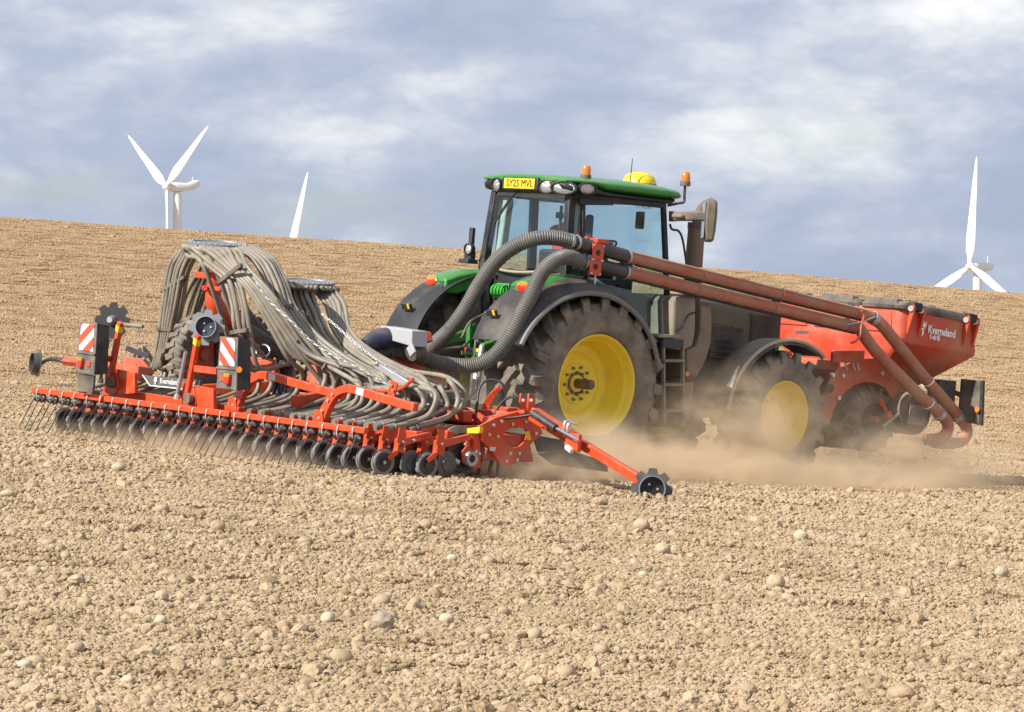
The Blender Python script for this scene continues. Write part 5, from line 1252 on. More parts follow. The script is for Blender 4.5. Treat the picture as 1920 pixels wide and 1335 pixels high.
# ---------------- distribution heads
H1 = at(408, 456, X=-3.85); H2 = at(578, 528, X=-2.75)
HAX = Vector((-0.055, -0.065, 1)).normalized()
def head(c, r):
    b = MB(); b.lathe([(0.0005, 0.0), (r * 0.78, 0.0), (r * 0.80, 0.012), (r, 0.006), (r, -0.012), (r * 0.7, -0.03), (r * 0.66, -0.13), (0.0005, -0.14)], c, HAX, 40)
    o = b.build('distribution_head', DISCL, sd_)
    m = MB().cyl((0, 0, -0.015), (0, 0, 0.02), 0.009, n=6).mesh('stud')
    for k in range(28):
        a = 2 * math.pi * k / 28; place('stud', m, ZINC, o, pos=c + Vector((r * 0.93 * math.cos(a), r * 0.93 * math.sin(a), r * 0.93 * (0.055 * math.cos(a) + 0.065 * math.sin(a)))))
    return o
head(H1, 0.33); head(H2, 0.30)
# tower pipe below the first head
P = [H1 + Vector((0.0, 0.0, -0.12)), H1 + Vector((0, 0, -0.30)), at(400, 548, X=-3.85), at(404, 572, X=-3.82), at(420, 592, X=-3.70), at(446, 602, X=-3.5)]
tw = MB().tube(P, [0.07, 0.07, 0.085, 0.105, 0.105, 0.095], n=20, per=7).build('riser_elbow', RED, sd_)
MB().box(at(392, 517, X=-3.86), (0.22, 0.24, 0.07)).build('riser_flange', RED, tw, bev=0.01)
MB().box(at(402, 541, X=-3.92), (0.10, 0.34, 0.05)).build('riser_bracket', RED, tw, bev=0.008)
MB().cyl(at(386, 540, X=-3.98), at(384, 540, X=-4.02), 0.03, n=10).build('lamp_dot', LENS_R, tw)
MB().tube([at(450, 610, X=-3.5), at(478, 628, X=-3.3), at(505, 645, X=-3.1), at(525, 660, X=-2.9)], 0.085, n=14).build('riser_tube', CORR, sd_)
def corr2(pts): return corrugated('feed_hose', pts, 0.085, sd_, 0.035)
corr2([at(452, 580, X=-3.3), at(470, 605, X=-3.2), at(490, 628, X=-3.1), at(512, 648, X=-3.0), at(540, 670, X=-2.85)])
MB().tube([H2 + Vector((0, 0, -0.12)), H2 + Vector((0, 0, -0.45)), H2 + Vector((0.1, -0.1, -0.75)), at(680, 655, X=-2.7)], 0.09, n=16, per=6).build('second_riser', BLKS, sd_)
MB().tube([H1 + Vector((0.02, 0.05, -0.4)), Vector((-3.6, 1.1, 1.2)), Vector((-3.55, 1.1, 0.62))], 0.04, n=10).build('head_post', BLKS, sd_)
MB().tube([H2 + Vector((0.1, 0.1, -0.15)), H2 + Vector((0.1, 0.1, -1.35))], 0.04, n=10).build('head_post', BLKS, sd_)

# ---------------- seed hoses
HR = 0.0262
def outlet(c, phi, r): return [c + Vector((r * 0.80 * math.cos(phi), r * 0.80 * math.sin(phi), -0.05)), c + Vector((r * 1.12 * math.cos(phi), r * 1.12 * math.sin(phi), -0.065))]
used_y = []
def bundle(n, head_c, head_r, phis, left, right, ends, jit=0.012, rank=0, order=1, drop=True, trim=False):
    """hoses that leave a head, run together between two measured edge lines and end in coulters"""
    A = [at(x, y_, X=X_) for x, y_, X_ in left]; B = [at(x, y_, X=X_) for x, y_, X_ in right]
    for i in range(n):
        s = (i + 0.5) / n
        lay = (0.030 if i % 2 else -0.030)
        pts = outlet(head_c, rad(phis[0] + (phis[1] - phis[0]) * s), head_r)
        for k, (a, b_) in enumerate(zip(A, B)):
            p = a.lerp(b_, s)
            p += Vector((lay, -lay, random.uniform(-jit, jit) * 0.4)) + Vector((random.uniform(-jit, jit), random.uniform(-jit, jit), 0)) * 0.5
            pts.append(p)
        if drop:
            Y = ends[0] + (ends[1] - ends[0]) * (s if order > 0 else 1 - s) + random.uniform(-0.03, 0.03)
            bx = -3.58 if rank == 0 else -3.30
            if trim:
                xt = px_of((bx, Y, 0.95)) - 22 + random.uniform(-14, 10)
                while len(pts) > 4 and px_of(pts[-1]) > xt: pts.pop()
            last = pts[-1]
            w_ = random.uniform(-0.10, 0.08)
            pts.append(Vector((bx + w_, Y + min(0.25, max(-0.25, (last.y - Y) * 0.2)), 0.93 + random.uniform(-0.10, 0.12))))
            pts.append(Vector((bx + 0.02 + w_, Y + random.uniform(-0.04, 0.04), 0.77 + random.uniform(-0.05, 0.07))))
            pts.append(Vector((bx - 0.13 + w_ * 0.5, Y, 0.615 + random.uniform(-0.02, 0.03))))
            pts.append(Vector((bx - 0.62, Y, 0.48)))
        h = MB().tube(pts, HR * random.uniform(0.94, 1.06), n=9, per=5).build('seed_hose', HOSE, sd_, smooth=60)
        if drop:
            e = pts[-1]; dv = (pts[-1] - pts[-2]).normalized()
            MB().cyl(e - dv * 0.02, e + dv * 0.05, HR * 1.5, n=10).build('hose_cuff', HOSE, h)
            MB().lathe([(HR * 1.05, -0.006), (HR * 1.35, -0.006), (HR * 1.35, 0.006), (HR * 1.05, 0.006)], e - dv * 0.05, dv, 10, close=True).build('hose_clip', ZINC, h)
# left hanging bundle
bundle(9, H1, 0.33, (105, 160), [(346, 470, -3.75), (324, 498, -3.72), (312, 570, -3.70), (303, 640, -3.66), (290, 690, -3.62)], [(364, 474, -3.95), (349, 512, -3.95), (338, 570, -3.9), (324, 640, -3.8), (316, 690, -3.7)], (2.85, 1.0))
# front bundle, bending to the right through the clamp, part of it drops
bundle(6, H1, 0.33, (158, 198), [(357, 480, -4.12), (388, 503, -4.20), (417, 527, -4.22), (434, 572, -4.20), (440, 622, -4.15), (452, 688, -4.05), (478, 742, -3.8)], [(393, 478, -4.18), (420, 500, -4.22), (442, 524, -4.22), (455, 572, -4.18), (464, 622, -4.12), (482, 690, -3.95), (540, 752, -3.6)], (0.9, -0.3), trim=True)
bundle(8, H1, 0.33, (202, 256), [(398, 474, -4.18), (425, 497, -4.20), (447, 516, -4.18), (480, 556, -4.10), (512, 612, -3.98), (545, 672, -3.8), (590, 730, -3.5)], [(445, 470, -4.0), (452, 488, -4.1), (462, 505, -4.12), (500, 545, -4.05), (540, 600, -3.9), (590, 660, -3.7), (650, 725, -3.4)], (-0.4, -1.55), trim=True)
# right bundle
bundle(8, H1, 0.33, (262, 330), [(452, 468, -3.85), (482, 490, -3.85), (505, 530, -3.82), (522, 577, -3.8), (556, 630, -3.72), (600, 676, -3.6), (660, 722, -3.42)], [(470, 462, -3.6), (506, 484, -3.6), (530, 525, -3.62), (545, 573, -3.62), (585, 625, -3.55), (650, 672, -3.45), (740, 722, -3.25)], (-1.5, -2.85), trim=True)
# hoses at the far side of the head, falling behind
bundle(6, H1, 0.33, (95, 10), [(388, 475, -3.45), (376, 510, -3.40), (352, 560, -3.30), (336, 615, -3.25), (322, 670, -3.2)], [(420, 480, -3.35), (400, 515, -3.3), (384, 565, -3.2), (370, 620, -3.15), (352, 672, -3.1)], (2.6, 0.7), rank=1)
# second head
bundle(9, H2, 0.30, (180, 252), [(538, 548, -2.95), (548, 585, -3.0), (575, 630, -3.05), (612, 672, -3.08), (668, 708, -3.1), (740, 738, -3.05)], [(585, 548, -2.9), (600, 585, -2.95), (618, 628, -3.0), (660, 670, -3.05), (720, 700, -3.05), (790, 726, -3.0)], (-0.8, -2.2), rank=1, trim=True)
bundle(7, H2, 0.30, (258, 330), [(598, 545, -2.7), (618, 575, -2.75), (632, 620, -2.85), (668, 662, -2.95), (735, 702, -3.0), (805, 728, -2.95)], [(622, 540, -2.6), (644, 570, -2.65), (652, 615, -2.75), (690, 652, -2.9), (765, 690, -2.95), (845, 728, -2.9)], (-2.1, -2.85), rank=1, trim=True)
bundle(6, H2, 0.30, (110, 172), [(535, 555, -2.6), (530, 600, -2.6), (520, 650, -2.7), (505, 700, -2.8)], [(560, 560, -2.5), (556, 605, -2.5), (552, 660, -2.65), (545, 710, -2.8)], (0.6, -0.8), rank=1)
# clamps that hold the bundles
for (x0, y0, X0, x1, y1, X1, w) in ((409, 531, -4.27, 453, 497, -4.22, 0.045), (486, 586, -4.05, 549, 572, -3.70, 0.045), (433, 624, -4.22, 464, 619, -4.20, 0.045), (303, 546, -3.68, 346, 520, -3.98, 0.04), (296, 616, -3.72, 322, 619, -3.86, 0.04),
                                    (558, 640, -3.80, 572, 625, -3.6, 0.03), (605, 693, -3.7, 618, 673, -3.5, 0.03), (633, 672, -3.15, 645, 655, -2.95, 0.03), (680, 712, -3.15, 690, 694, -3.0, 0.03), (803, 742, -3.05, 818, 722, -2.95, 0.03), (762, 728, -3.1, 775, 705, -2.98, 0.03)):
    a, c = at(x0, y0, X=X0), at(x1, y1, X=X1)
    off = Vector((-0.035, -0.035, 0.0))
    bar('hose_clamp_bar', a + off, c + off, 0.022, w, BLKD, 0.004); bar('hose_clamp_bar', a - off, c - off, 0.022, w, BLKS, 0.004)
bar('bundle_strut', at(318, 618, X=-3.8), at(372, 622, X=-4.1), 0.03, 0.03, BLKD)

# ---------------- chains
lk_m = MB().tube([Vector((0.020 * math.cos(t) + (0.012 if math.cos(t) > 0 else -0.012), 0.011 * math.sin(t), 0)) for t in np.linspace(0, 2 * math.pi, 14)], 0.0045, n=6).mesh('chain_link', 60)
def chain(P):
    pts = catmull(P, 12); L = [0.0]
    for a, c in zip(pts, pts[1:]): L.append(L[-1] + (c - a).length)
    n = int(L[-1] / 0.048)
    ch = None
    for k in range(n):
        t = (k + 0.5) / n * L[-1]; p = Vector([np.interp(t, L, [q[i] for q in pts]) for i in range(3)]); p2 = Vector([np.interp(t + 0.01, L, [q[i] for q in pts]) for i in range(3)])
        d = (p2 - p).normalized(); e = d.to_track_quat('X', 'Z') @ Quaternion((1, 0, 0), rad(90 if k % 2 else 0))
        if ch is None:
            ch = place('chain', lk_m, ZINC, sd_, pos=p); ch.rotation_mode = 'QUATERNION'; base_p, base_q = p, e; ch.rotation_quaternion = e
        else:
            o = place('chain_link', lk_m, ZINC, ch); o.rotation_mode = 'QUATERNION'
            qi = base_q.inverted(); o.location = qi @ (p - base_p); o.rotation_quaternion = qi @ e
chain([at(481, 530, X=-4.25), at(509, 568, X=-4.18), at(547, 603, X=-4.1), at(580, 636, X=-4.0), at(619, 664, X=-3.9), at(667, 687, X=-3.75), at(728, 722, X=-3.55)])
chain([at(603, 588, X=-3.35), at(636, 616, X=-3.32), at(667, 644, X=-3.3), at(720, 685, X=-3.28), at(766, 715, X=-3.25)])
# galvanised arm
ga = MB(); ga.beam(at(706, 684, X=-3.5), at(745, 708, X=-3.45), 0.05, 0.07); ga.beam(at(738, 704, X=-3.46), at(800, 744, X=-3.35), 0.06, 0.085)
ga.build('galvanised_arm', STEEL, sd_, bev=0.006)
MB().box(at(704, 681, X=-3.52), (0.05, 0.10, 0.03)).build('arm_hook', ZINC, sd_, bev=0.004)

# ---------------- gooseneck brackets with pale stickers
for pts_, wd in ([((441, 765), (452, 742), (466, 718), (482, 708), (500, 704), (575, 724), (645, 742)), 0.0], [((603, 790), (614, 764), (630, 740), (648, 730), (668, 731), (725, 749), (780, 764)), 0.0]):
    P = [at(x, y_, X=-4.28 + 0.012 * k) for k, (x, y_) in enumerate(pts_)]
    pts2 = catmull(P, 4); R = []
    T_, N_ = frames(pts2)
    for k, p in enumerate(pts2):
        d = T_[k]; side = Vector((1, 0, 0)); n_ = side.cross(d).normalized(); hgt = 0.042 if k > 8 else 0.070 - 0.0035 * k
        R.append([p - n_ * hgt - side * 0.035, p - n_ * hgt + side * 0.035, p + n_ * hgt + side * 0.035, p + n_ * hgt - side * 0.035])
    gk = MB().loft(R).build('gooseneck_arm', RED, sd_, smooth=30, bev=0.006)
    for k in (1, 3, 6, 8):
        p = pts2[k] + Vector((-0.037, 0, 0)); MB().cyl(p, p + Vector((-0.02, 0, 0)), 0.016, n=8).build('bolt', ZINC, gk)
    p = pts2[17]; d = T_[17]; n_ = Vector((1, 0, 0)).cross(d).normalized()
    MB().prism([p - d * 0.06 - n_ * 0.035, p + d * 0.06 - n_ * 0.035, p + d * 0.06 + n_ * 0.035, p - d * 0.06 + n_ * 0.035], (0.001, 0, 0)).build('sticker', STICKW, gk).location.x -= 0.038
    MB().prism([pts2[0] + Vector(q) for q in ((-0.05, 0.10, -0.02), (-0.05, -0.10, -0.03), (-0.05, -0.05, 0.10), (-0.05, 0.06, 0.12))], (0.012, 0, 0)).build('foot_plate', RED, gk, bev=0.004)
# spreader handle, red pivot plate
MB().prism([at(x, y_, X=-3.75) for x, y_ in ((722, 755), (733, 712), (745, 718), (735, 760))], (0.02, 0, 0)).build('pivot_plate', RED, sd_, bev=0.004)
MB().tube([at(x, y_, X=-3.72) for x, y_ in ((708, 732), (735, 733), (755, 727), (768, 716), (775, 711))], 0.020, n=10, per=4).build('pivot_handle', RED, sd_)
for x, y_ in ((735, 722), (738, 732), (731, 745), (726, 753)):
    c = at(x, y_, X=-3.76); MB().cyl(c, c + Vector((-0.02, 0, 0)), 0.013, n=8).build('bolt', ZINC, sd_)

# ---------------- warning boards with lamps
def board(px0, flip, xs):
    (x0, y0), (x1, y1), (x2, y2), (x3, y3) = xs       # top left, top right, bottom right, bottom left
    X = -4.84
    P = [at(x, y_, X=X) for x, y_ in xs]
    tlc, trc, brc, blc = P
    cen = (tlc + trc + brc + blc) / 4
    b = MB(); back = Vector((0.10, 0, 0))
    shell = b.loft([P, [cen + (p - cen) * 0.96 + back for p in P]]).build('warning_board', GREYP if True else BLK, sd_, bev=0.008)
    def q(u, v_): return tlc.lerp(trc, u).lerp(blc.lerp(brc, u), v_)
    f = Vector((-0.006, 0, 0))
    u0, u1, v0, v1 = 0.12, 0.88, 0.03, 0.55
    bg = MB().prism([q(u0, v0) + f, q(u1, v0) + f, q(u1, v1) + f, q(u0, v1) + f], (0.004, 0, 0)).build('reflective_panel', WHITE, shell)
    # three slanted red stripes clipped to the panel
    for k in range(3):
        w = 0.36
        ts = -0.98 + k * 0.72
        poly = []
        quad = [(0, ts), (0, ts + w), (1, ts + w + 0.72), (1, ts + 0.72)]
        if flip: quad = [(1 - a, c) for a, c in quad]
        def clipv(pl, lim, sign):
            out = []
            for i in range(len(pl)):
                a, c = pl[i], pl[(i + 1) % len(pl)]
                ia = (a[1] - lim) * sign >= 0; ic = (c[1] - lim) * sign >= 0
                if ia: out.append(a)
                if ia != ic:
                    t = (lim - a[1]) / (c[1] - a[1]); out.append((a[0] + (c[0] - a[0]) * t, lim))
            return out
        quad = clipv(clipv(quad, 0.0, 1), 1.0, -1)
        if len(quad) < 3: continue
        pl = [q(u0 + (u1 - u0) * a, v0 + (v1 - v0) * c) + f * 1.8 for a, c in quad]
        MB().prism(pl, (0.003, 0, 0)).build('red_stripe', WRED, shell)
    c = q(0.62 if flip is False else 0.32, 0.80) + Vector((-0.02, 0, 0))
    MB().box(c, (0.045, 0.085, 0.11)).build('tail_light', LENS_R, shell, bev=0.012)
    MB().box(c + Vector((-0.002, 0, 0.033)), (0.045, 0.086, 0.042)).build('indicator', LENS_O, shell, bev=0.010)
    c2_ = q(0.30 if flip is False else 0.70, 0.80) + Vector((-0.008, 0, 0)); MB().box(c2_, (0.012, 0.075, 0.055)).build('red_reflector', WRED, shell)
    # side cheek and ridge
    MB().prism([q(1.0, 0.0), q(1.0, 1.0), q(1.0, 1.0) + Vector((0.15, -0.03, 0.02)), q(1.0, 0.02) + Vector((0.13, -0.03, 0))], (0, -0.012, 0)).build('board_cheek', BLK, shell)
    MB().beam(q(0.0, 0.60) + Vector((-0.006, 0, 0)), q(1.0, 0.60) + Vector((-0.006, 0, 0)), 0.02, 0.02).build('board_ridge', GREYP, shell)
    return shell, q
s1, q1 = board(0, True, ((150, 603), (182, 607), (176, 703), (141, 697)))
s1['label'] = 'warning board at the left end of the drill'
MB().prism([at(x, y_, X=-4.8) for x, y_ in ((144, 700), (176, 704), (173, 737), (145, 734))], (0.03, 0, 0)).build('mud_flap', BLKD, sd_, bev=0.006)
s2, q2 = board(1, False, ((412, 630), (446, 633), (443, 732), (405, 728)))
s2['label'] = 'warning board at the middle of the drill with an amber side lamp'
c = at(449, 693, X=-4.82); MB().cyl(c, c + Vector((-0.02, -0.02, 0)), 0.032, n=16).build('amber_lamp', LENS_O, sd_)
MB().cyl(at(176, 666, X=-4.72), at(206, 673, X=-4.5), 0.035, n=10).build('board_stay', RED, sd_)
MB().beam(at(368, 691, X=-4.5), at(410, 696, X=-4.74), 0.06, 0.07).build('board_stay', RED, sd_)

# ---------------- upright tramline markers with notched discs
def notched(r, notch, n=8, th=0.008):
    prof = []
    for k in range(n * 8):
        a = 2 * math.pi * k / (n * 8); m = (k % 8) / 8.0
        rr = r - (notch * math.sin(math.pi * (m - 0.25) / 0.5) if 0.25 < m < 0.75 else 0)
        prof.append((rr, a))
    return prof
def star_disc(c, axis, r, mt, parent, cup=0.0, cup_mt=None, hub=None):
    ax = Vector(axis).normalized(); e1 = Vector((0, 0, 1)); e1 = (e1 - ax * e1.dot(ax)).normalized(); e2 = ax.cross(e1); c = Vector(c)
    pr = notched(r, r * 0.24)
    b = MB(); R = []
    for f_, h in ((0.02, -0.004), (1.0, -0.004), (1.0, 0.004), (0.02, 0.004)):
        R.append([c + ax * h + (e1 * math.cos(a) + e2 * math.sin(a)) * rr * f_ for rr, a in pr])
    d = b.loft(R, False).build('marker_disc', mt, parent, smooth=30)
    if cup:
        b = MB(); b.lathe([(cup, 0.004), (cup, 0.085), (cup * 0.95, 0.085), (cup * 0.92, 0.02), (0.0005, 0.012)], c, ax, 32); b.build('disc_rim', cup_mt or STEEL, d)
        b = MB(); b.lathe([(cup * 0.915, 0.024), (cup * 0.5, 0.021), (0.0005, 0.021)], c, ax, 32); b.build('disc_face', NAVY if cup_mt is None else INK, d)
        for k in range(3):
            a = 0.6 + 2.094 * k; q_ = c + ax * 0.024 + (e1 * math.cos(a) + e2 * math.sin(a)) * cup * 0.42
            MB().cyl(q_, q_ + ax * 0.012, 0.012, n=8).build('disc_bolt', ZINC, d)
    if hub:
        b = MB(); b.lathe([(0.06, 0.004), (0.05, 0.06), (0.03, 0.10), (0.0005, 0.10)], c, ax, 16); b.build('disc_hub', STEEL, d)
    return d
INKD = mat('black disc', (0.012, 0.012, 0.013), 0.55)
star_disc(at(211, 601, X=-4.15), (-0.80, -0.58, 0.05), 0.205, INKD, sd_, hub=True)
star_disc(at(388, 614, X=-4.15), (-0.72, -0.66, 0.12), 0.195, DISCL, sd_, cup=0.115)
for (x0, y0, x1, y1) in ((226, 604, 207, 708), (372, 628, 352, 738)):
    a, c = at(x0, y0, X=-4.52), at(x1, y1, X=-4.48)
    p_ = MB().beam(a, c, 0.05, 0.085).build('marker_post', RED, sd_, bev=0.006)
    m_ = a.lerp(c, 0.07); MB().beam(m_ + Vector((-0.003, 0, 0)), a.lerp(c, 0.17) + Vector((-0.003, 0, 0)), 0.052, 0.088).build('yellow_band', STICK, p_)
    k0, k1 = a.lerp(c, 0.30) + Vector((-0.05, 0.10, 0)), c + Vector((-0.05, 0.12, -0.02))
    MB().cyl(k0, k1, 0.022, n=12).build('hydraulic_cylinder', STEEL, p_)
    MB().cyl(k1, k1 + Vector((0, 0.0, -0.05)), 0.035, n=10).build('cylinder_foot', ZINC, p_)
    MB().prism([c + Vector(v_) for v_ in ((0, 0.12, 0.12), (0, 0.10, -0.16), (0, -0.06, -0.22), (0, -0.16, -0.10), (0, -0.10, 0.06), (0, 0.05, 0.10))], (0.035, 0, 0)).build('pivot_bracket', RED, p_, bev=0.008)
    MB().prism([c + Vector(v_) for v_ in ((0.02, -0.08, 0.10), (0.02, -0.42, 0.08), (0.02, -0.46, -0.14), (0.02, -0.16, -0.18))], (0.05, 0, 0)).build('pivot_gusset', RED, p_, bev=0.008)
    MB().cyl(c + Vector((-0.02, -0.08, -0.05)), c + Vector((-0.07, -0.08, -0.05)), 0.06, n=14).build('pivot_motor', BLKD, p_)
MB().cyl(at(226, 608, X=-4.3), at(268, 612, X=-4.2), 0.022, n=10).build('marker_axle', HOSE, sd_)
# left field-marker arm with its cupped disc
la0, la1 = at(208, 684, X=-3.0), at(84, 675, X=-3.0)
MB().tube([at(248, 700, X=-2.95), at(208, 686, X=-3.0), at(120, 677, X=-3.0)], [0.06, 0.055, 0.05], n=4).build('marker_arm', RED, sd_)
MB().tube([at(122, 677, X=-3.0), at(100, 673, X=-3.0), at(86, 676, X=-3.0), at(78, 681, X=-3.0)], [0.035, 0.028, 0.022, 0.022], n=8, per=4).build('disc_stub', BLKS, sd_)
star_disc(at(72, 681, X=-3.0), (-0.92, 0.30, 0.05), 0.165, DISC, sd_, cup=0.12, cup_mt=DISC)
MB().beam(at(236, 652, X=-3.9), at(278, 668, X=-3.7), 0.05, 0.06).build('galvanised_arm', STEEL, sd_, bev=0.006)
# right field-marker arm reaching to the soil
ra = [at(1000, 776, X=-2.62), at(1062, 815, X=-2.62), at(1092, 833, X=-2.62), at(1206, 903, X=-2.62)]
am_ = MB().beam(ra[1], ra[3], 0.075, 0.095).build('marker_arm', RED, sd_, bev=0.008); am_['label'] = 'orange-red marker arm sloping down to the soil'
MB().beam(ra[0], ra[1].lerp(ra[2], 0.6), 0.11, 0.14, h2=0.12).build('marker_arm_root', RED, am_, bev=0.01)
hc0, hc1 = at(1000, 775, X=-2.85), at(1042, 803, X=-2.83)
MB().cyl(hc0, hc1, 0.042, n=14).build('ram_barrel', BLKS, am_); MB().cyl(hc1, at(1084, 826, X=-2.80), 0.020, n=12).build('ram_rod', CHROME, am_)
for x, y_ in ((1068, 806), (1074, 810)):
    c = at(x, y_, X=-2.62); MB().tube([c + Vector((-0.07, 0, -0.07)), c + Vector((-0.07, 0.0, 0.08)), c + Vector((0.06, 0, 0.08))], 0.012, n=6, per=4).build('u_bolt', ZINC, am_)
MB().box(at(1075, 830, X=-2.75), (0.05, 0.20, 0.18)).build('stop_bracket', RED, am_, bev=0.01)
MB().cyl(at(1063, 838, X=-2.80), at(1072, 846, X=-2.80), 0.03, n=10).build('bump_stop', WHITE, am_)
MB().cyl(ra[3] + Vector((0, 0.03, 0.01)), at(1222, 915, X=-2.66), 0.03, n=10).build('disc_stub', BLKS, am_)
star_disc(at(1222, 917, X=-2.72), (-0.62, -0.78, 0.06), 0.205, DISC, sd_, cup=0.130, cup_mt=STEEL)

# ---------------- harrow right end: pierced side plate and fittings
Yp = -3.06
outer = [(897, 800), (930, 783), (985, 768), (1008, 780), (1018, 812), (990, 838), (962, 872), (940, 872), (925, 850), (905, 828)]
inner = [(945, 813), (955, 804), (970, 800), (984, 803), (990, 812), (986, 826), (975, 837), (962, 840), (950, 834), (944, 822)]
sp_ = MB().plate_hole([at(x, y_, Y=Yp) for x, y_ in outer], [at(x, y_, Y=Yp) for x, y_ in inner], (0, 0.03, 0)).build('side_plate', RED, sd_, smooth=0, bev=0.004)
for x, y_ in ((916, 815), (932, 818), (925, 797), (940, 790), (1000, 790), (1003, 812), (955, 850), (968, 862), (948, 864), (960, 795), (985, 790), (972, 850)):
    c = at(x, y_, Y=Yp); MB().cyl(c, c + Vector((0, -0.022, 0)), 0.017, n=8).build('bolt', ZINC, sp_)
MB().prism([at(x, y_, Y=Yp - 0.006) for x, y_ in ((985, 810), (992, 808), (996, 824), (989, 826))], (0, 0.004, 0)).build('sticker', STICK, sp_)
MB().prism([at(x, y_, Y=Yp - 0.004) for x, y_ in ((919, 838), (930, 838), (928, 846), (918, 845))], (0, 0.003, 0)).build('sticker', STICKW, sp_)
MB().prism([at(x, y_, Y=-2.7) for x, y_ in ((1000, 815), (1058, 825), (1060, 845), (1010, 848))], (0, 0.03, 0)).build('rear_shield', BLKD, sd_, bev=0.006)
MB().prism([at(x, y_, Y=-2.85) for x, y_ in ((1010, 850), (1062, 842), (1140, 866), (1140, 885), (1040, 872))], (0, 0.03, 0)).build('earth_shield', BLKD, sd_, bev=0.006)
# roller bearing plate
Yb = -3.03
MB().prism([at(x, y_, Y=Yb) for x, y_ in ((877, 812), (900, 812), (902, 878), (884, 878), (868, 868), (866, 848), (874, 838))], (0, 0.02, 0)).build('bearing_plate', RED, sd_, bev=0.004)
c = at(882, 860, Y=Yb); hubm = MB().lathe([(0.0005, 0.0), (0.035, 0.0), (0.04, -0.03), (0.075, -0.035), (0.085, 0.0)], c, (0, 1, 0), 24).build('bearing_hub', STEEL, sd_)
MB().box(c + Vector((0, -0.008, 0)), (0.055, 0.02, 0.055)).build('square_shaft', INK, hubm)
MB().tube([at(x, y_, Y=Yb - 0.02) for x, y_ in ((875, 838), (876, 826), (882, 820), (888, 826), (888, 840))], 0.018, n=8, per=4).build('lifting_eye', RED, sd_)
for x, y_ in ((890, 846), (896, 850), (872, 833)):
    c = at(x, y_, Y=Yb); MB().cyl(c, c + Vector((0, -0.03, 0)), 0.018, n=8).build('bolt', ZINC, sd_)
MB().cyl(at(842, 858, X=-3.6), at(860, 868, X=-3.5), 0.03, n=10).build('scraper_tube', STEEL, sd_)
MB().prism([at(x, y_, X=-3.3) for x, y_ in ((855, 806), (900, 800), (898, 812), (857, 815))], (0.05, 0, 0)).build('yellow_end_cap', STICK, sd_)
# top towers of the right wing
for x0, y0, x1, y1 in ((982, 738, 978, 772), (997, 738, 994, 774)):
    MB().beam(at(x0, y0, X=-2.55), at(x1, y1, X=-2.55), 0.03, 0.10, up=(1, 0, 0)).build('wing_lug', RED, sd_, bev=0.01)
    c = at(x0, y0 + 4, X=-2.6); MB().cyl(c, c + Vector((-0.02, -0.02, 0)), 0.028, n=12).build('lug_pin', BLKS, sd_)
    c = at(x0, y0 + 12, X=-2.6); MB().cyl(c, c + Vector((-0.02, -0.01, 0)), 0.018, n=8).build('bolt', ZINC, sd_)
MB().tube([at(x, y_, X=-2.7) for x, y_ in ((908, 782), (912, 760), (922, 742), (938, 726))], [0.05, 0.05, 0.04, 0.03], n=4, per=4).build('curved_lever', RED, sd_)
MB().cyl(at(938, 730, X=-2.68), at(945, 772, X=-2.62), 0.035, n=12).build('ram_barrel', BLKS, sd_)
MB().box(at(952, 772, X=-2.6), (0.22, 0.24, 0.10)).build('wing_block', RED, sd_, bev=0.01)
MB().hexa([at(900, 800, X=-3.1), at(985, 775, X=-2.7), at(1010, 790, X=-2.3), at(930, 800, X=-2.5), at(905, 782, X=-3.0), at(985, 766, X=-2.75), at(1008, 776, X=-2.4), at(925, 782, X=-2.6)]).build('wing_cover', RED, sd_, bev=0.01)
for L_ in ([(880, 790, -2.9), (893, 765, -2.85), (897, 735, -2.8), (905, 718, -2.75), (922, 712, -2.72), (940, 718, -2.7), (948, 735, -2.68)], [(925, 780, -2.85), (938, 758, -2.8), (955, 745, -2.75), (968, 748, -2.72), (974, 765, -2.7)], [(915, 795, -3.0), (940, 786, -2.95), (970, 782, -2.9), (995, 778, -2.85)], [(860, 815, -3.3), (885, 818, -3.2), (905, 812, -3.1)]):
    MB().tube([at(x, y_, X=X_) for x, y_, X_ in L_], 0.014, n=8, per=6).build('hydraulic_hose', INK, sd_)
# ---------------- maker's banner
bnr = [at(x, y_, X=-4.36) for x, y_ in ((268, 703), (378, 713), (378, 733), (282, 723))]
bo = MB().prism(bnr, (0.012, 0, 0)).build('banner', BANNER, sd_)
MB().tube([bnr[0] + Vector((-0.006, 0, 0)), bnr[3] + Vector((-0.006, 0, 0)), bnr[2] + Vector((-0.006, 0, 0))], 0.006, n=5).build('banner_edge', INKW, bo)
exb = (bnr[2] - bnr[3]).normalized(); eyb = (Vector((0, 0, 1)) - exb * exb.z).normalized()
c = at(317, 716, X=-4.372); lettering('maker_lettering', 'Kverneland', 0.085, INKW, bo, c, exb, eyb, sx=0.88)
c = at(357, 721, X=-4.372); lettering('model_lettering', 'f-drill', 0.080, INKW, bo, c, exb, eyb, sx=0.95)
c = at(292, 713.5, X=-4.374); b = MB()
for ang, ln in ((95, 0.05), (60, 0.05), (130, 0.04), (265, 0.055), (190, 0.04), (0, 0.035)):
    d = exb * math.cos(rad(ang)) + eyb * math.sin(rad(ang)); s_ = exb * -math.sin(rad(ang)) + eyb * math.cos(rad(ang))
    b.prism([c - s_ * 0.008, c + d * ln * 0.5 - s_ * 0.010, c + d * ln, c + d * ln * 0.5 + s_ * 0.010], (-0.003, 0, 0))
b.build('emblem', INKW, bo)
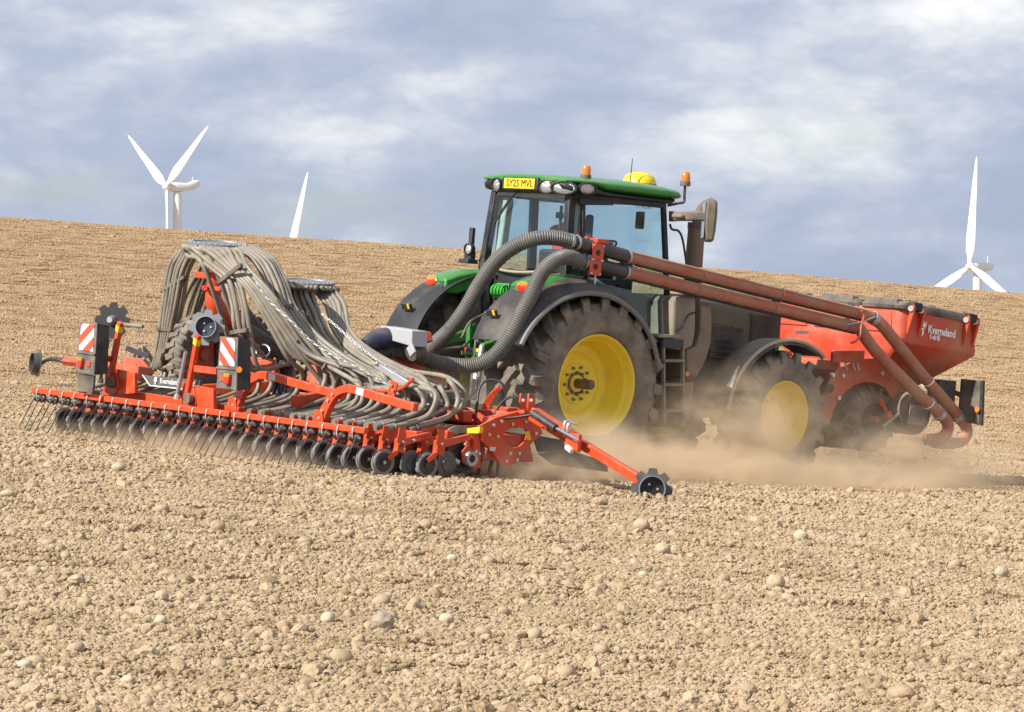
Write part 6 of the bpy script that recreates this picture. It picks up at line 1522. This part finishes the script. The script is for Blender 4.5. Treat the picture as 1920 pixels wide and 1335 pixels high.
# ---------------- transport wheels standing inside the frame
ttm = tyre_mesh(0.44, 0.27, 0.24, 22, 0.016, 0.08, 0.05, 'transport_tyre', 48)
trm = MB().lathe([(0.245, -0.10), (0.23, -0.105), (0.22, -0.05), (0.18, -0.03), (0.07, -0.02), (0.065, -0.06), (0.0005, -0.06)], (0, 0, 0), (0, 1, 0), 32).mesh('transport_rim')
for x, y_, X_ in ((378, 664, -3.78), (448, 660, -3.2)):
    w = place('transport_wheel', ttm, RUB, sd_, pos=at(x, y_, X=X_), rot=(0, 0, rad(8))); place('wheel_rim', trm, REDD, w)
# middle frame plates and dark springs
MB().prism([at(x, y_, X=-3.7) for x, y_ in ((470, 668), (512, 674), (520, 700), (480, 715), (462, 690))], (0.05, 0, 0)).build('centre_plate', REDD, sd_, bev=0.01)
MB().prism([at(x, y_, X=-3.4) for x, y_ in ((585, 675), (600, 690), (605, 730), (570, 720))], (0.05, 0, 0)).build('centre_plate', REDD, sd_, bev=0.01)
for k in range(5):
    a = at(528 + k * 5, 676 + k * 1.2, X=-3.55); c = at(508 + k * 6, 735 + k * 1.5, X=-3.6)
    MB().cyl(a, c, 0.02, n=8).build('rubber_cord', NAVY, sd_)
MB().tube([at(493 + 13 * math.cos(t), 658 + 12 * math.sin(t), X=-3.5) for t in np.linspace(0, 6.283, 16)], 0.010, n=6).build('cable_loop', STEEL, sd_)
bar('main_frame', (-3.05, -2.6, 0.62), (-3.05, 2.6, 0.62), 0.12, 0.12, REDD)
bar('centre_beam', (-4.0, 0.9, 0.62), (-2.0, 0.2, 0.85), 0.10, 0.12, RED)
bar('centre_beam', (-4.0, -0.9, 0.62), (-2.0, -0.2, 0.85), 0.10, 0.12, RED)
MB().prism([at(x, y_, X=-4.1) for x, y_ in ((230, 668), (262, 672), (285, 700), (262, 715), (225, 705))], (0.04, 0, 0)).build('left_gusset', REDD, sd_, bev=0.008)

# ------------------------------------------------------------------ dust raised by the wheels and the harrow
def dust(name, label, lo_, hi, blobs, seed, nscale=1.1, colr=(0.93, 0.76, 0.55)):
    b = MB(); c = [(lo_[i] + hi[i]) / 2 for i in range(3)]; b.box(c, [hi[i] - lo_[i] for i in range(3)])
    me = b.mesh(name, 0)
    o = bpy.data.objects.new(name, me); col.objects.link(o); o.matrix_world = M
    o['label'] = label; o['category'] = 'dust'; o['kind'] = 'stuff'
    m = bpy.data.materials.new(name); m.use_nodes = True; nt = m.node_tree; nt.nodes.clear()
    N = nt.nodes.new; L = nt.links.new
    out = N('ShaderNodeOutputMaterial'); pv = N('ShaderNodeVolumePrincipled'); L(pv.outputs[0], out.inputs['Volume'])
    pv.inputs['Color'].default_value = (*colr, 1); pv.inputs['Anisotropy'].default_value = 0.15
    tcx = N('ShaderNodeTexCoord'); P = tcx.outputs['Object']
    nz = N('ShaderNodeTexNoise'); nz.inputs['Scale'].default_value = nscale; nz.inputs['Detail'].default_value = 4; nz.inputs['Roughness'].default_value = 0.58; nz.inputs['Distortion'].default_value = 1.0
    mp = N('ShaderNodeMapping'); mp.inputs['Location'].default_value = (seed, seed * 2.3, 0); mp.inputs['Scale'].default_value = (0.8, 1.0, 1.3); L(P, mp.inputs[0]); L(mp.outputs[0], nz.inputs['Vector'])
    nr_ = N('ShaderNodeMapRange'); nr_.inputs[1].default_value = 0.40; nr_.inputs[2].default_value = 0.64; nr_.inputs[3].default_value = 0.12; nr_.inputs[4].default_value = 1.7; L(nz.outputs[0], nr_.inputs[0])
    tot = None
    for ctr, rd, amp in blobs:
        s = N('ShaderNodeVectorMath'); s.operation = 'SUBTRACT'; L(P, s.inputs[0]); s.inputs[1].default_value = ctr
        d = N('ShaderNodeVectorMath'); d.operation = 'DIVIDE'; L(s.outputs[0], d.inputs[0]); d.inputs[1].default_value = rd
        ln = N('ShaderNodeVectorMath'); ln.operation = 'LENGTH'; L(d.outputs[0], ln.inputs[0])
        mr = N('ShaderNodeMapRange'); mr.interpolation_type = 'SMOOTHSTEP'; mr.inputs[1].default_value = 1.0; mr.inputs[2].default_value = 0.0; mr.inputs[3].default_value = 0.0; mr.inputs[4].default_value = amp
        L(ln.outputs['Value'], mr.inputs[0])
        if tot is None: tot = mr.outputs[0]
        else:
            a = N('ShaderNodeMath'); a.operation = 'ADD'; L(tot, a.inputs[0]); L(mr.outputs[0], a.inputs[1]); tot = a.outputs[0]
    mu = N('ShaderNodeMath'); mu.operation = 'MULTIPLY'; L(tot, mu.inputs[0]); L(nr_.outputs[0], mu.inputs[1]); L(mu.outputs[0], pv.inputs['Density'])
    me.materials.append(m)
    return o
dust('dust_cloud', 'tan dust billowing around the tractor wheels', (-3.4, -3.6, -0.25), (6.6, -0.5, 1.7), [
    ((1.2, -2.2, -0.05), (4.6, 1.2, 0.56), 5.2),
    ((1.6, -1.8, 0.40), (1.6, 0.9, 1.05), 1.8),
    ((4.6, -1.7, 0.10), (2.2, 1.1, 0.80), 2.0),
    ((-0.9, -2.2, 0.10), (1.9, 1.1, 0.70), 2.4),
    ((-2.4, -2.9, 0.0), (1.1, 0.9, 0.50), 3.0),
    ((3.0, -1.6, 0.6), (3.6, 1.1, 1.05), 0.18)], 3.7, 1.9)
dust('dust_haze', 'thin dust whirled up between drill and tractor', (-3.0, -2.4, -0.2), (-0.6, 1.6, 1.3), [((-1.8, -0.4, 0.45), (1.1, 1.9, 0.8), 0.5)], 8.1)
dust('dust_trail', 'low dust along the soil behind the press wheels', (-5.6, -3.6, -0.2), (-4.2, 3.6, 0.45), [((-4.75, 0, 0.0), (0.6, 3.5, 0.30), 1.7)], 5.9, 2.0)
cy.volume_step_rate = 0.5
